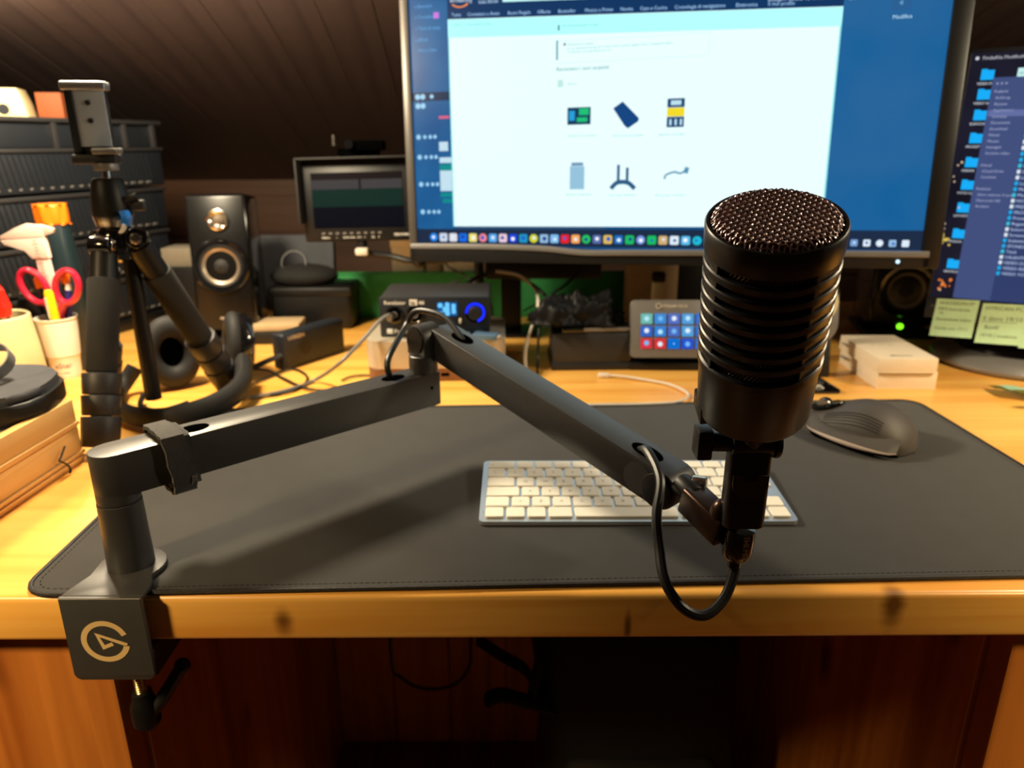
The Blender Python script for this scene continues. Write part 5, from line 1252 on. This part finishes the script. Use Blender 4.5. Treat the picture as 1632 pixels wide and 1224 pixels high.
# ------------------------------------------------------------------ loose cables
def cable(name, label, pts, r, m='cable_black', n=8, ends=()):
    o = MB().tube(pts, r, n, sub=8).obj(name, m); tag(o, label, 'cable'); return o
jk = aty(620, 498, .545)
cable('microphone_lead', 'grey lead running from the interface jack down to the desk', [V((-.1545, .541, .092)), aty(610, 507, .53), aty(575, 545, .50), aty(540, 580, .47), atz(505, 604, .006), atz(470, 618, .004), atz(430, 628, .004), atz(395, 634, .004)], .0026, 'cable_grey')
jp = MB().cyl((-.1545, .544, .092), (-.160, .525, .090), .005, .0045, n=16).obj('jack_plug', 'chrome', bpy.data.objects['microphone_lead'])
cable('black_cable', 'black cable with thick plug running into the power bank', [V((-.327, .582, .024)), V((-.345, .565, .020)), V((-.370, .548, .012)), V((-.395, .538, .006)), V((-.43, .545, .004))], .0042)
cable('black_cable', 'thin black cable curling in front of the power bank', [atz(385, 620, .003), atz(430, 600, .003), atz(465, 588, .003), atz(488, 598, .003), atz(485, 612, .003), atz(455, 626, .003), atz(400, 632, .003)], .0018)
cable('black_cable', 'black cable crossing left of the power bank towards the headphones', [atz(390, 588, .003), atz(425, 590, .003), atz(450, 602, .004), atz(480, 616, .004), atz(510, 622, .004), atz(560, 620, .003)], .0018)
cable('black_cable', 'thin black cable loop behind the lower boom', [atz(545, 606, .003), atz(560, 600, .003), atz(585, 598, .003), atz(600, 602, .003)], .0015)
cable('black_cable', 'thin dark cable by the hub plate under the upper boom', [atz(735, 598, .002), atz(745, 606, .002), atz(760, 618, .002), atz(785, 628, .002)], .0014)
cable('white_cable', 'white charging cable curving across the desk in front of the key pad', [atz(958, 598, .004), atz(985, 599, .004), atz(1020, 604, .003), atz(1065, 612, .003), atz(1092, 624, .003), atz(1096, 633, .003), atz(1075, 641, .0045), atz(1020, 644, .0052), atz(960, 645, .0052), atz(880, 646, .0052)], .0018, 'cable_white')
MB().cbox(atz(962, 598, .004), (.016, .007, .006), .0015).obj('plug', 'white_plastic', bpy.data.objects['white_cable'])
cable('white_cable', 'white cable hanging beside the dark box down to the desk', [aty(790, 432, .73), aty(830, 440, .73), aty(855, 465, .69), aty(856, 500, .64), aty(848, 520, .60), aty(838, 555, .575), aty(838, 585, .56), atz(845, 605, .003), atz(870, 620, .003)], .0026, 'cable_white')
cable('black_cable', 'black cable arching from the interface to the monitor riser', [aty(738, 462, .66), aty(755, 445, .70), aty(790, 436, .74), aty(830, 444, .74), aty(852, 456, .70), aty(868, 470, .64)], .0030)
cable('black_cable', 'black cable hanging under the big monitor behind the interface', [aty(700, 405, .80), aty(715, 425, .80), aty(745, 442, .80), aty(775, 470, .78), aty(785, 500, .77), aty(775, 525, .76), atz(770, 540, .002)], .0018)
cable('black_cable', 'black cable rising from the crumpled pouch to the big monitor', [aty(925, 425, .76), aty(915, 440, .74), aty(900, 455, .68), aty(880, 468, .63)], .0022)
cable('black_cable', 'black cable running down beside the dark box', [aty(862, 500, .60), aty(858, 540, .585), aty(857, 575, .575), atz(856, 597, .002)], .0018)
cable('black_cable', 'thin cable crossing behind the white cable near the riser post', [aty(835, 495, .80), aty(850, 487, .75), aty(868, 478, .66)], .0016)
cable('grey_rod', 'thin pale rod leaning across the green board', [aty(686, 466, .72), aty(710, 455, .74), aty(735, 446, .76)], .0018, 'cable_grey')
